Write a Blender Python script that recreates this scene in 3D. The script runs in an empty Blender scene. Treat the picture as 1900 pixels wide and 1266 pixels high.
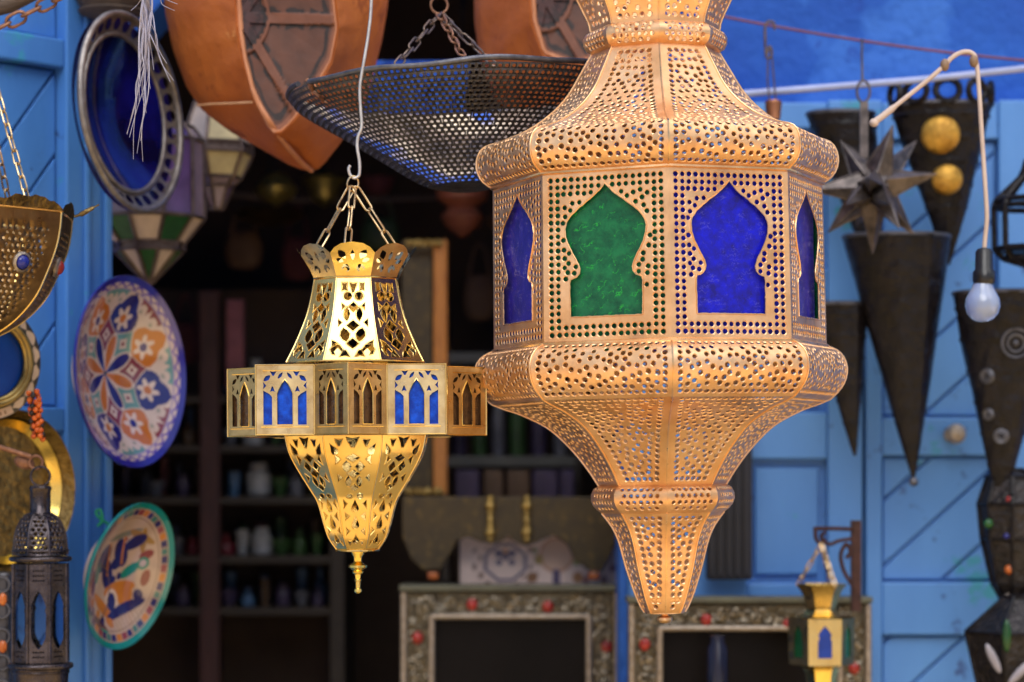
import bpy, bmesh, math, random
import numpy as np
from math import sin, cos, pi, radians, atan2, sqrt
from mathutils import Vector, Matrix
from mathutils.geometry import delaunay_2d_cdt

# ------------------------------------------------------------------ camera, sky, sun, exposure
SC = bpy.context.scene
COL = SC.collection
F = 4486.0      # focal length in photo pixels (85 mm lens, 36 mm sensor, 1900 px wide)
YH = 880.0      # photo row of the horizon
ZC = 1.6        # eye height
cam = bpy.data.cameras.new("camera")
cam.lens = 85; cam.sensor_width = 36
cam.shift_y = (YH - 633) / 1900
cam.clip_start = 0.05; cam.clip_end = 500
cam.dof.use_dof = True; cam.dof.focus_distance = 2.64; cam.dof.aperture_fstop = 4.3
cam.dof.aperture_blades = 9
camo = bpy.data.objects.new("camera", cam); COL.objects.link(camo)
camo.location = (0, 0, ZC); camo.rotation_euler = (pi/2, 0, 0)
SC.camera = camo

SUN_EL, SUN_AZ = radians(64), radians(12)       # high behind the shop, which keeps its own front in shade
sdir = Vector((sin(SUN_AZ)*cos(SUN_EL), cos(SUN_AZ)*cos(SUN_EL), sin(SUN_EL)))
W = bpy.data.worlds.new("World"); SC.world = W; W.use_nodes = True
nt = W.node_tree
sky = nt.nodes.new("ShaderNodeTexSky"); sky.sky_type = 'NISHITA'; sky.sun_disc = False
sky.sun_elevation = SUN_EL; sky.sun_rotation = atan2(sdir.x, sdir.y)
sky.air_density = 1.0; sky.dust_density = 3.0; sky.ozone_density = 1.0
bgn = nt.nodes["Background"]
def added_cloud(prev, d, size, soft, lum, seed):      # unseen bright bank added to the sky along d, for metal highlights and fill
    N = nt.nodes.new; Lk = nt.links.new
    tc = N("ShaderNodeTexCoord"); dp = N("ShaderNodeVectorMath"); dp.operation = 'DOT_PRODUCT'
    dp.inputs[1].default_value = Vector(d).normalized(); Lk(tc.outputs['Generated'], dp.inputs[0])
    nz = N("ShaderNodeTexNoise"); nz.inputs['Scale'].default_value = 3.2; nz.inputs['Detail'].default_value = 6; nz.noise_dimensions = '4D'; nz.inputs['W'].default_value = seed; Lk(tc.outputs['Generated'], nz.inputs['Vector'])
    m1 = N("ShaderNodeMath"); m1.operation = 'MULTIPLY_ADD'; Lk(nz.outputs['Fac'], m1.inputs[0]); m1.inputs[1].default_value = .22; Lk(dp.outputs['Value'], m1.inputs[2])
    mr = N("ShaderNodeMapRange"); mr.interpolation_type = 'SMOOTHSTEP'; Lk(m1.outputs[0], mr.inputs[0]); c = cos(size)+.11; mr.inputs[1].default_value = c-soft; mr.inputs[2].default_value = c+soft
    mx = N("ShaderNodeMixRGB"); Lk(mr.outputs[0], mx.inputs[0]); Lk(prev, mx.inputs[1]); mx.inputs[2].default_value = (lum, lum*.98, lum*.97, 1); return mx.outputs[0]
def dirv(az, el): return (sin(radians(az))*cos(radians(el)), -cos(radians(az))*cos(radians(el)), sin(radians(el)))
sk = added_cloud(sky.outputs[0], dirv(-5, 39), radians(19), .04, 34, 1.3)
sk = added_cloud(sk, dirv(52, 50), radians(18), .05, 14, 4.1)
sk = added_cloud(sk, dirv(40, 84), radians(17), .04, 28, 2.7)
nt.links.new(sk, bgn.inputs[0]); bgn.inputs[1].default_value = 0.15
sl = bpy.data.lights.new("sun", 'SUN'); sl.energy = 5; sl.angle = radians(.5); sl.color = (1, .90, .74)
slo = bpy.data.objects.new("sun", sl); COL.objects.link(slo); slo.location = (0, 6, 9)
slo.rotation_euler = (-sdir).to_track_quat('-Z', 'Y').to_euler()
SC.view_settings.view_transform = 'Standard'; SC.view_settings.look = 'None'
SC.view_settings.exposure = 0.4; SC.view_settings.gamma = 1
SC.cycles.max_bounces = 8; SC.cycles.caustics_reflective = False; SC.cycles.caustics_refractive = False
SC.cycles.sample_clamp_indirect = 4

# ------------------------------------------------------------------ helpers
random.seed(7); RNG = np.random.default_rng(7)
ORG = {}
def P(px, py, D): return Vector(((px-950)/F*D, D, ZC+(YH-py)/F*D))
def S(px, D): return px/F*D
def lin(r, g, b):
    f = lambda c: (c/255/12.92 if c <= 10 else ((c/255+.055)/1.055)**2.4)
    return (f(r), f(g), f(b))

def tag(o, label=None, cat=None, group=None, kind=None):
    if label: o['label'] = label
    if cat: o['category'] = cat
    if group: o['group'] = group
    if kind: o['kind'] = kind
    return o
def thing(name, label, cat, loc, group=None, rot=None, local=False):
    o = bpy.data.objects.new(name, None); COL.objects.link(o)
    o.empty_display_size = .05; o.location = loc
    if rot: o.rotation_euler = rot
    ORG[o.name] = Vector((0, 0, 0)) if (local or rot) else Vector(loc)
    return tag(o, label, cat, group)
def copy_tree(o, parent=None):
    c = o.copy(); COL.objects.link(c)
    if parent: c.parent = parent
    ORG[c.name] = ORG.get(o.name, Vector())
    for ch in list(o.children): copy_tree(ch, c)
    return c

class MB:
    def __init__(s): s.v = []; s.f = []; s.col = None; s.mi = []
    def add(s, vs, fs, mi=0):
        o = len(s.v); s.v.extend([tuple(p) for p in vs])
        s.f.extend([tuple(i+o for i in q) for q in fs]); s.mi.extend([mi]*len(fs)); return s
    def box(s, a, b, M=None, mi=0):
        x0, y0, z0 = a; x1, y1, z1 = b
        vs = [Vector(p) for p in ((x0,y0,z0),(x1,y0,z0),(x1,y1,z0),(x0,y1,z0),(x0,y0,z1),(x1,y0,z1),(x1,y1,z1),(x0,y1,z1))]
        if M: vs = [M @ p for p in vs]
        return s.add(vs, [(0,3,2,1),(4,5,6,7),(0,1,5,4),(1,2,6,5),(2,3,7,6),(3,0,4,7)], mi)
    def pbox(s, x0, y0, x1, y1, D, th, mi=0):      # a box whose front covers these photo pixels at depth D
        a = P(x0, y1, D); b = P(x1, y0, D)
        return s.box((a.x, D, a.z), (b.x, D+th, b.z), None, mi)
    def tube(s, pts, r, n=8, closed=False, mi=0):
        pts = [Vector(p) for p in pts]; m = len(pts); rr = r if hasattr(r, '__len__') else [r]*m
        ref = None; vs = []; fs = []
        for i, p in enumerate(pts):
            t = (pts[(i+1) % m]-pts[i-1]) if closed else (pts[min(i+1, m-1)]-pts[max(i-1, 0)])
            if t.length < 1e-9: t = Vector((0, 0, 1))
            t.normalize()
            if ref is None:
                ref = Vector((0, 0, 1)) if abs(t.z) < .9 else Vector((1, 0, 0))
            a = ref - t*ref.dot(t)
            if a.length < 1e-6: a = t.orthogonal()
            a.normalize(); ref = a; b = t.cross(a)
            for k in range(n):
                an = 2*pi*k/n; vs.append(p+(a*cos(an)+b*sin(an))*rr[i])
        for i in range(m if closed else m-1):
            for k in range(n):
                j = (i+1) % m; fs.append((i*n+k, i*n+(k+1) % n, j*n+(k+1) % n, j*n+k))
        if not closed:
            fs.append(tuple(range(n-1, -1, -1))); fs.append(tuple((m-1)*n+k for k in range(n)))
        return s.add(vs, fs, mi)
    def lathe(s, prof, n=24, M=None, a0=0, a1=2*pi, capb=False, capt=False, mi=0):    # prof: (r, z)
        full = abs(a1-a0-2*pi) < 1e-6; m = n if full else n+1; vs = []; fs = []
        for r, z in prof:
            for k in range(m):
                an = a0+(a1-a0)*k/n; vs.append(Vector((r*sin(an), -r*cos(an), z)))
        for i in range(len(prof)-1):
            for k in range(n):
                j = (k+1) % m; fs.append((i*m+k, i*m+j, (i+1)*m+j, (i+1)*m+k))
        if capb: fs.append(tuple(range(m-1, -1, -1)))
        if capt: fs.append(tuple((len(prof)-1)*m+k for k in range(m)))
        if M: vs = [M @ p for p in vs]
        return s.add(vs, fs, mi)
    def ball(s, c, rx, ry=None, rz=None, nu=14, nv=8, M=None, mi=0):
        ry = ry or rx; rz = rz or rx; vs = []; fs = []; c = Vector(c)
        for i in range(nv+1):
            th = pi*i/nv
            for k in range(nu):
                an = 2*pi*k/nu; q = Vector((rx*sin(th)*cos(an), ry*sin(th)*sin(an), rz*cos(th)))
                vs.append(c+(M @ q if M else q))
        for i in range(nv):
            for k in range(nu):
                fs.append((i*nu+k, (i+1)*nu+k, (i+1)*nu+(k+1) % nu, i*nu+(k+1) % nu))
        return s.add(vs, fs, mi)
    def prism(s, poly, y0, y1, M=None, mi=0):       # poly in (x, z), extruded along y
        n = len(poly); vs = [Vector((x, y0, z)) for x, z in poly]+[Vector((x, y1, z)) for x, z in poly]
        if M: vs = [M @ p for p in vs]
        fs = [tuple(range(n)), tuple(range(2*n-1, n-1, -1))]+[(i, i+n, (i+1) % n+n, (i+1) % n) for i in range(n)]
        return s.add(vs, fs, mi)
    def ring(s, c, R, r, M=None, sx=1, n=20, m=6, mi=0):
        pts = [Vector((R*sx*cos(2*pi*k/n), 0, R*sin(2*pi*k/n))) for k in range(n)]
        if M: pts = [M @ p for p in pts]
        return s.tube([Vector(c)+p for p in pts], r, m, True, mi)
    def chain(s, p0, p1, L=.026, w=.008, r=.0014, wob=0.0, m=6):
        p0 = Vector(p0); p1 = Vector(p1); d = p1-p0; n = max(1, round(d.length/(L-2.2*r))); d.normalize()
        step = (p1-p0).length/n
        a = d.cross(Vector((0, 1, 0)))
        if a.length < .1: a = d.cross(Vector((1, 0, 0)))
        a.normalize(); b = d.cross(a)
        for i in range(n):
            c = p0+d*step*(i+.5); an = (pi/2 if i % 2 else 0)+.5+random.uniform(-.2, .2)
            e = a*cos(an)+b*sin(an); hl = step/2+1.1*r-w/2; pts = []
            for k in range(7): t = -pi/2+pi*k/6; pts.append(c+d*(hl+w/2*cos(t))+e*(w/2*sin(t)))
            for k in range(7): t = pi/2+pi*k/6; pts.append(c+d*(-hl+w/2*cos(t))+e*(w/2*sin(t)))
            s.tube(pts, r, m, True)
        return s
    def build(s, name, mat, parent=None, smooth=35, bevel=0, label=None):
        off = ORG.get(parent.name, Vector()) if parent else Vector()
        me = bpy.data.meshes.new(name)
        vs = s.v if off.length == 0 else [(x-off.x, y-off.y, z-off.z) for x, y, z in s.v]
        me.from_pydata(vs, [], s.f)
        mats = mat if isinstance(mat, (list, tuple)) else [mat]
        for m_ in mats: me.materials.append(m_)
        if len(mats) > 1: me.polygons.foreach_set('material_index', s.mi)
        if s.col is not None:
            ca = me.color_attributes.new('paint', 'FLOAT_COLOR', 'POINT')
            c4 = np.ones((len(s.v), 4)); c4[:, :3] = s.col; ca.data.foreach_set('color', c4.ravel())
        me.validate(); me.update()
        if smooth:
            me.shade_smooth(); me.set_sharp_from_angle(angle=radians(smooth))
        o = bpy.data.objects.new(name, me); COL.objects.link(o)
        if bevel:
            b = o.modifiers.new('bevel', 'BEVEL'); b.width = bevel; b.segments = 2; b.limit_method = 'ANGLE'
        if parent: o.parent = parent; ORG[o.name] = off
        if label: o['label'] = label
        return o
    def single(s, name, mat, label, cat, group=None, kind=None, org=None, smooth=35, bevel=0):   # a top-level thing of one mesh
        a = np.array(s.v); c = Vector(org) if org else Vector(((a[:,0].min()+a[:,0].max())/2, (a[:,1].min()+a[:,1].max())/2, a[:,2].min()))
        s.v = [tuple(p) for p in (a-np.array(c))]
        o = s.build(name, mat, None, smooth, bevel); o.location = c
        return tag(o, label, cat, group, kind)

# ------------------------------------------------------------------ materials
def nodes(name):
    m = bpy.data.materials.new(name); m.use_nodes = True
    t = m.node_tree; b = t.nodes['Principled BSDF']
    return m, t, b, (lambda k: t.nodes.new('ShaderNode'+k)), t.links.new
def noise(t, new, link, scale, detail=4, rough=.55, coord='Object', stretch=None):
    tc = new('TexCoord'); n = new('TexNoise'); n.inputs['Scale'].default_value = scale
    n.inputs['Detail'].default_value = detail; n.inputs['Roughness'].default_value = rough
    if stretch:
        mp = new('Mapping'); mp.inputs['Scale'].default_value = stretch
        link(tc.outputs[coord], mp.inputs[0]); link(mp.outputs[0], n.inputs['Vector'])
    else: link(tc.outputs[coord], n.inputs['Vector'])
    return n
def ramp(new, link, fac, stops):
    r = new('ValToRGB'); e = r.color_ramp.elements
    while len(e) < len(stops): e.new(.5)
    for q, (p, c) in zip(e, stops): q.position = p; q.color = (*c, 1)
    link(fac, r.inputs[0]); return r
def mapr(new, link, v, a, b, lo, hi):
    m = new('MapRange'); m.inputs[1].default_value = a; m.inputs[2].default_value = b
    m.inputs[3].default_value = lo; m.inputs[4].default_value = hi; link(v, m.inputs[0]); return m
def bump(new, link, b, h, strength, dist):
    k = new('Bump'); k.inputs['Strength'].default_value = strength; k.inputs['Distance'].default_value = dist
    link(h, k.inputs['Height']); link(k.outputs[0], b.inputs['Normal']); return k
def mul(c, k): return tuple(x*k for x in c)

def metal(name, col, col2, rough=.35, sc=18, bs=.25, bd=.002, metallic=1.0, rvar=.2, spots=None):
    m, t, b, new, link = nodes(name)
    n = noise(t, new, link, sc, 6, .65)
    st = [(.33, col2), (.62, col)]
    if spots: st = [(.28, spots), (.40, col2), (.62, col)]
    r = ramp(new, link, n.outputs['Fac'], st); link(r.outputs[0], b.inputs['Base Color'])
    n2 = noise(t, new, link, sc*3.3, 5)
    q = mapr(new, link, n2.outputs['Fac'], .3, .7, rough-rvar/2, rough+rvar/2); link(q.outputs[0], b.inputs['Roughness'])
    b.inputs['Metallic'].default_value = metallic
    n3 = noise(t, new, link, sc*1.7, 3); bump(new, link, b, n3.outputs['Fac'], bs, bd)
    return m
def paint(name, col, col2, sc=5, rough=.5, wear=None, bs=.15, bd=.003, stretch=None, fleck=None):
    m, t, b, new, link = nodes(name)
    n = noise(t, new, link, sc, 7, .6, stretch=stretch)
    r = ramp(new, link, n.outputs['Fac'], [(.3, col2), (.65, col)])
    out = r.outputs[0]
    for (wc, wsc, th) in ([wear] if wear else [])+([fleck] if fleck else []):
        n2 = noise(t, new, link, wsc, 6, .7); f = mapr(new, link, n2.outputs['Fac'], th, th+.05, 0, 1)
        mx = new('MixRGB'); mx.inputs[2].default_value = (*wc, 1); link(f.outputs[0], mx.inputs[0]); link(out, mx.inputs[1]); out = mx.outputs[0]
    link(out, b.inputs['Base Color']); b.inputs['Roughness'].default_value = rough
    n3 = noise(t, new, link, sc*6, 5, stretch=stretch); bump(new, link, b, n3.outputs['Fac'], bs, bd)
    return m
def glass(name, col, col2, rough=.25, sc=60, spec=.5, trans=0.0, stretch=None, bs=.3, transl=0.0, scr=None):
    m, t, b, new, link = nodes(name)
    n = noise(t, new, link, sc, 5, .6, stretch=stretch)
    st = [(.35, col2), (.65, col)]
    if scr: st.append((.78, scr))
    r = ramp(new, link, n.outputs['Fac'], st); link(r.outputs[0], b.inputs['Base Color'])
    b.inputs['Roughness'].default_value = rough; b.inputs['Transmission Weight'].default_value = trans
    b.inputs['Specular IOR Level'].default_value = spec
    bump(new, link, b, n.outputs['Fac'], bs, .001)
    if transl:
        tr = new('BsdfTranslucent'); link(r.outputs[0], tr.inputs[0]); mx = new('MixShader'); mx.inputs[0].default_value = transl
        link(b.outputs[0], mx.inputs[1]); link(tr.outputs[0], mx.inputs[2]); link(mx.outputs[0], t.nodes['Material Output'].inputs[0])
    return m
def painted(name, rough=.15, coat=.6, bs=.05, sc=20):       # colours from the mesh's own painted pattern
    m, t, b, new, link = nodes(name)
    a = new('VertexColor'); a.layer_name = 'paint'
    n = noise(t, new, link, sc, 5); f = mapr(new, link, n.outputs['Fac'], .3, .7, .82, 1.05)
    mx = new('MixRGB'); mx.blend_type = 'MULTIPLY'; mx.inputs[0].default_value = 1
    link(a.outputs[0], mx.inputs[1]); link(f.outputs[0], mx.inputs[2]); link(mx.outputs[0], b.inputs['Base Color'])
    b.inputs['Roughness'].default_value = rough; b.inputs['Coat Weight'].default_value = coat; b.inputs['Coat Roughness'].default_value = .12
    bump(new, link, b, n.outputs['Fac'], bs, .003)
    return m

M = {}
M['copper'] = metal('satin_copper', (.93, .60, .34), (.80, .45, .21), .43, 15, .16, .0018, .94, .2, (.56, .31, .17))
M['copper_seam'] = metal('copper_seam', (.92, .60, .32), (.80, .45, .2), .34, 30, .3, .001, .95)
M['brass'] = metal('aged_brass', (.86, .64, .25), (.74, .51, .17), .20, 12, .06, .0010, 1, .12, (.50, .30, .09))
M['brass_dull'] = metal('worn_brass_sheet', (.70, .56, .31), (.50, .36, .17), .34, 20, .10, .0012, 1, .2, (.36, .20, .07))
M['brass_dark'] = metal('dark_etched_brass', (.28, .19, .07), (.09, .06, .025), .38, 60, .8, .003, 1, .25)
M['brass_bright'] = metal('polished_brass', (.95, .70, .20), (.80, .55, .12), .2, 12, .1, .001)
M['chain'] = metal('brass_chain', (.72, .54, .30), (.45, .30, .16), .32, 80, .2, .0006)
M['rust'] = metal('rusty_chain', (.33, .16, .09), (.16, .07, .04), .55, 90, .5, .001, .6)
M['old_chain'] = metal('old_brown_chain', (.27, .20, .16), (.12, .08, .06), .42, 80, .3, .0006, .85)
M['wire'] = metal('grey_wire', (.62, .60, .58), (.45, .42, .40), .4, 60, .1, .0004, .7)
M['iron'] = metal('dark_iron', (.085, .082, .092), (.036, .034, .040), .40, 40, .5, .002, .55, .25)
M['iron_rim'] = metal('iron_rim', (.14, .14, .16), (.06, .06, .075), .42, 60, .5, .001, .6)
M['iron_blk'] = metal('black_iron', (.013, .0105, .012), (.003, .0025, .003), .36, 30, 1.0, .005, .0, .25); M['iron_blk'].node_tree.nodes['Principled BSDF'].inputs['Specular IOR Level'].default_value = .22
M['pewter'] = metal('tarnished_pewter', (.095, .078, .082), (.028, .023, .027), .30, 40, .4, .002, .85, .25)
M['silver_dark'] = metal('embossed_ground', (.12, .10, .065), (.04, .032, .022), .36, 60, .9, .006, .8, .2)  # darkened ground, so the highlights coloured into the relief stand out
M['silver'] = metal('embossed_glint_metal', (.40, .35, .27), (.16, .13, .085), .30, 46, .9, .006, .9, .25)  # lighter metal puts the sparkle of the relief into its colour
M['silver_edge'] = metal('beaded_metal_edge', (.44, .37, .30), (.26, .21, .16), .4, 120, .9, .002, .7)
M['tin'] = metal('solder_tin', (.16, .12, .11), (.075, .05, .045), .42, 50, .3, .001, .7)
M['star'] = metal('star_tin', (.17, .14, .13), (.05, .042, .04), .40, 40, .4, .001, .7)
M['gold_paint'] = metal('gilded_hinge', (.60, .42, .14), (.35, .22, .06), .4, 90, .8, .003, .8)
M['blue_wall'] = paint('blue_limewash', (.016, .115, .50), (.008, .062, .37), 3.2, .85, ((.035, .15, .56), 1.6, .52), .7, .016, None, ((.009, .05, .32), 6, .60))
M['blue_door'] = paint('blue_door_paint', (.098, .28, .66), (.062, .20, .53), 4, .5, ((.04, .27, .40), 6, .60), .35, .005, (1, 1, .35), ((.035, .09, .28), 19, .62))
M['blue_leaf'] = paint('blue_shutter_paint', (.078, .26, .66), (.050, .18, .52), 5, .45, ((.045, .29, .46), 8, .61), .35, .005, (1, 1, .35), ((.035, .085, .27), 21, .62))
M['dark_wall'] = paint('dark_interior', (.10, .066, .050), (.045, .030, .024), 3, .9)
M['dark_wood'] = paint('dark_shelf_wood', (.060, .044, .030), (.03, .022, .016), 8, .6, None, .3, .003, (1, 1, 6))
M['red_wood'] = paint('reddish_post_wood', (.10, .038, .034), (.045, .018, .017), 8, .6, None, .3, .003, (6, 6, 1))
M['beam'] = paint('weathered_beam', (.12, .08, .055), (.05, .035, .028), 14, .8, None, .5, .005, (1, 8, 8))
M['orange_wood'] = paint('orange_varnished_edge', (.62, .24, .045), (.36, .12, .025), 20, .4, None, .2, .002, (4, 4, 1))
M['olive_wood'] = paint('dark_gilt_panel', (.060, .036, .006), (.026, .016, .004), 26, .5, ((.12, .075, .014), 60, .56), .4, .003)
M['leather'] = paint('tan_leather', (.52, .150, .025), (.35, .086, .015), 7, .6, ((.25, .055, .010), 6, .58), .7, .004, None, ((.60, .24, .07), 26, .66))
M['leather_edge'] = paint('leather_piping', (.58, .24, .11), (.46, .17, .07), 20, .5)
M['thread'] = paint('pale_stitching', (.68, .38, .20), (.55, .27, .12), 60, .6)
M['earth'] = paint('sunny_pavement', (.52, .37, .17), (.40, .28, .12), 2.5, .9, None, .4, .01)
M['cream'] = glass('cream_glass', (.62, .50, .42), (.46, .37, .31), .35, 22)
M['amber_cream'] = glass('yellowish_glass', (.52, .44, .24), (.36, .30, .17), .35, 22)
M['violet'] = glass('violet_glass', (.12, .07, .25), (.07, .04, .15), .2, 20)
M['mauve'] = glass('mauve_glass', (.25, .19, .26), (.17, .13, .19), .25, 20)
M['greenp'] = glass('dark_green_glass', (.012, .10, .02), (.006, .05, .012), .25, 20)
M['bluep'] = glass('blue_small_glass', (.012, .055, .42), (.006, .03, .22), .2, 20)
def film(name, col, col2, line, rough, ang, dens, wid, mott, seed, spec=.25):   # coloured film pane with fine curved scratches
    m, t, b, new, link = nodes(name)
    tc = new('TexCoord'); mp = new('Mapping'); mp.inputs['Rotation'].default_value = (0, ang, .3*seed); link(tc.outputs['Object'], mp.inputs[0])
    n = new('TexNoise'); n.inputs['Scale'].default_value = mott; n.inputs['Detail'].default_value = 7; n.inputs['Roughness'].default_value = .68; link(tc.outputs['Object'], n.inputs['Vector'])
    r = ramp(new, link, n.outputs['Fac'], [(.34, col2), (.66, col)])
    w = new('TexWave'); w.bands_direction = 'Z'; w.inputs['Scale'].default_value = dens; w.inputs['Distortion'].default_value = 9; w.inputs['Detail'].default_value = 4; w.inputs['Detail Scale'].default_value = 5; link(mp.outputs[0], w.inputs['Vector'])
    f = mapr(new, link, w.outputs['Fac'], 1-wid, 1, 0, 1)
    n2 = new('TexNoise'); n2.inputs['Scale'].default_value = 95; n2.inputs['Detail'].default_value = 3; link(tc.outputs['Object'], n2.inputs['Vector'])
    g_ = mapr(new, link, n2.outputs['Fac'], .50, .64, 0, .75); mm = new('Math'); mm.operation = 'MULTIPLY'; link(f.outputs[0], mm.inputs[0]); link(g_.outputs[0], mm.inputs[1])
    mx = new('MixRGB'); link(mm.outputs[0], mx.inputs[0]); link(r.outputs[0], mx.inputs[1]); mx.inputs[2].default_value = (*line, 1); link(mx.outputs[0], b.inputs['Base Color'])
    b.inputs['Roughness'].default_value = rough; b.inputs['Specular IOR Level'].default_value = spec; bump(new, link, b, n.outputs['Fac'], .5, .0012)
    return m
M['win_green'] = film('green_window_film', (.012, .160, .062), (.006, .062, .034), (.02, .40, .05), .27, .7, 30, .10, 60, 1)
M['win_blue'] = film('blue_window_film', (.009, .012, .62), (.012, .010, .21), (.07, .07, .50), .28, .1, 60, .25, 75, 2)
M['win_violet'] = film('violet_window_film', (.030, .022, .36), (.014, .012, .20), (.30, .26, .52), .3, 1.4, 55, .10, 50, 3, .35)
M['belt_blue'] = glass('textured_blue_glass', (.006, .085, .66), (.003, .032, .32), .25, 110, .22, 0, None, .8)
M['belt_brown'] = glass('textured_amber_glass', (.085, .040, .016), (.038, .019, .011), .16, 130, .7, 0, None, .9, 0, (.26, .12, .03))
M['dish_blue'] = glass('deep_blue_glaze', (.005, .006, .15), (.002, .002, .022), .08, 14, .6, 0, None, .25)
M['dish_metal'] = metal('grey_tin_border', (.34, .305, .28), (.18, .15, .135), .42, 40, .3, .001, .75)
M['void_blue'] = glass('border_blue_glass', (.030, .018, .16), (.012, .008, .07), .2, 40)
M['ceramic'] = painted('painted_ceramic')
M['tile'] = painted('painted_tile', .35, .2)
M['hide'] = painted('painted_hide', .6, 0, .4, 60)
M['inlay'] = painted('bone_inlay', .3, .3)
M['glaze_back'] = paint('pale_plate_foot', (.55, .42, .36), (.45, .35, .30), 20, .3)
M['mirror'] = glass('dark_mirror', (.010, .008, .008), (.006, .005, .005), .3, 6, .08)  # even dark colour stands in for a dark reflection
M['mirror_blue'] = glass('mirror_painted_reflection', (.012, .075, .40), (.008, .045, .28), .15, 8, .3)  # blue reflection painted into the glass colour
M['stone_red'] = glass('red_stone', (.42, .030, .022), (.22, .015, .012), .2, 60)
M['stone_orange'] = glass('orange_stone', (.60, .16, .03), (.38, .08, .015), .25, 60)
M['stone_blue'] = glass('lapis_stone', (.016, .025, .26), (.008, .012, .13), .12, 60)
M['bead'] = glass('orange_bead', (.75, .17, .02), (.45, .06, .01), .25, 120)
M['bead_dark'] = glass('dark_bead', (.03, .015, .012), (.015, .01, .01), .3, 60)
M['blackplastic'] = paint('black_bakelite', (.016, .016, .018), (.010, .010, .011), 20, .3)
M['cable'] = paint('cream_cable', (.66, .52, .44), (.52, .38, .29), 12, .5)
M['pipe'] = paint('pale_painted_rope', (.40, .46, .72), (.30, .36, .62), 20, .6)
M['redwire'] = paint('dark_red_wire', (.16, .045, .10), (.10, .03, .07), 30, .5)
M['strand'] = paint('frayed_grey_twine', (.46, .44, .52), (.30, .28, .38), 60, .5)
M['darkblue'] = paint('black_blue_slats', (.012, .012, .020), (.007, .007, .011), 16, .6)
M['white_glaze'] = paint('white_petal', (.34, .32, .36), (.24, .22, .25), 20, .4)
M['clear'], _t, _b, _n, _l = nodes('thin_clear_glass')
_b.inputs['Base Color'].default_value = (.80, .84, .95, 1); _b.inputs['Transmission Weight'].default_value = 1; _b.inputs['IOR'].default_value = 1.15; _b.inputs['Roughness'].default_value = .06

# ------------------------------------------------------------------ pierced sheet metal
def in_poly(x, y, poly):
    c = False; n = len(poly)
    for i in range(n):
        x0, y0 = poly[i]; x1, y1 = poly[i-1]
        if (y0 > y) != (y1 > y) and x < (x1-x0)*(y-y0)/(y1-y0)+x0: c = not c
    return c
def seg_dist(x, y, poly):
    b = 1e9; n = len(poly)
    for i in range(n):
        ax, ay = poly[i-1]; bx, by = poly[i]; dx, dy = bx-ax, by-ay; L = dx*dx+dy*dy or 1e-12
        t = max(0, min(1, ((x-ax)*dx+(y-ay)*dy)/L)); b = min(b, (x-ax-t*dx)**2+(y-ay-t*dy)**2)
    return sqrt(b)
def dense(poly, step):
    out = []
    for i in range(len(poly)):
        a = poly[i]; b = poly[(i+1) % len(poly)]; d = sqrt((a[0]-b[0])**2+(a[1]-b[1])**2); k = max(1, int(d/step))
        out += [(a[0]+(b[0]-a[0])*j/k, a[1]+(b[1]-a[1])*j/k) for j in range(k)]
    return out
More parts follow.
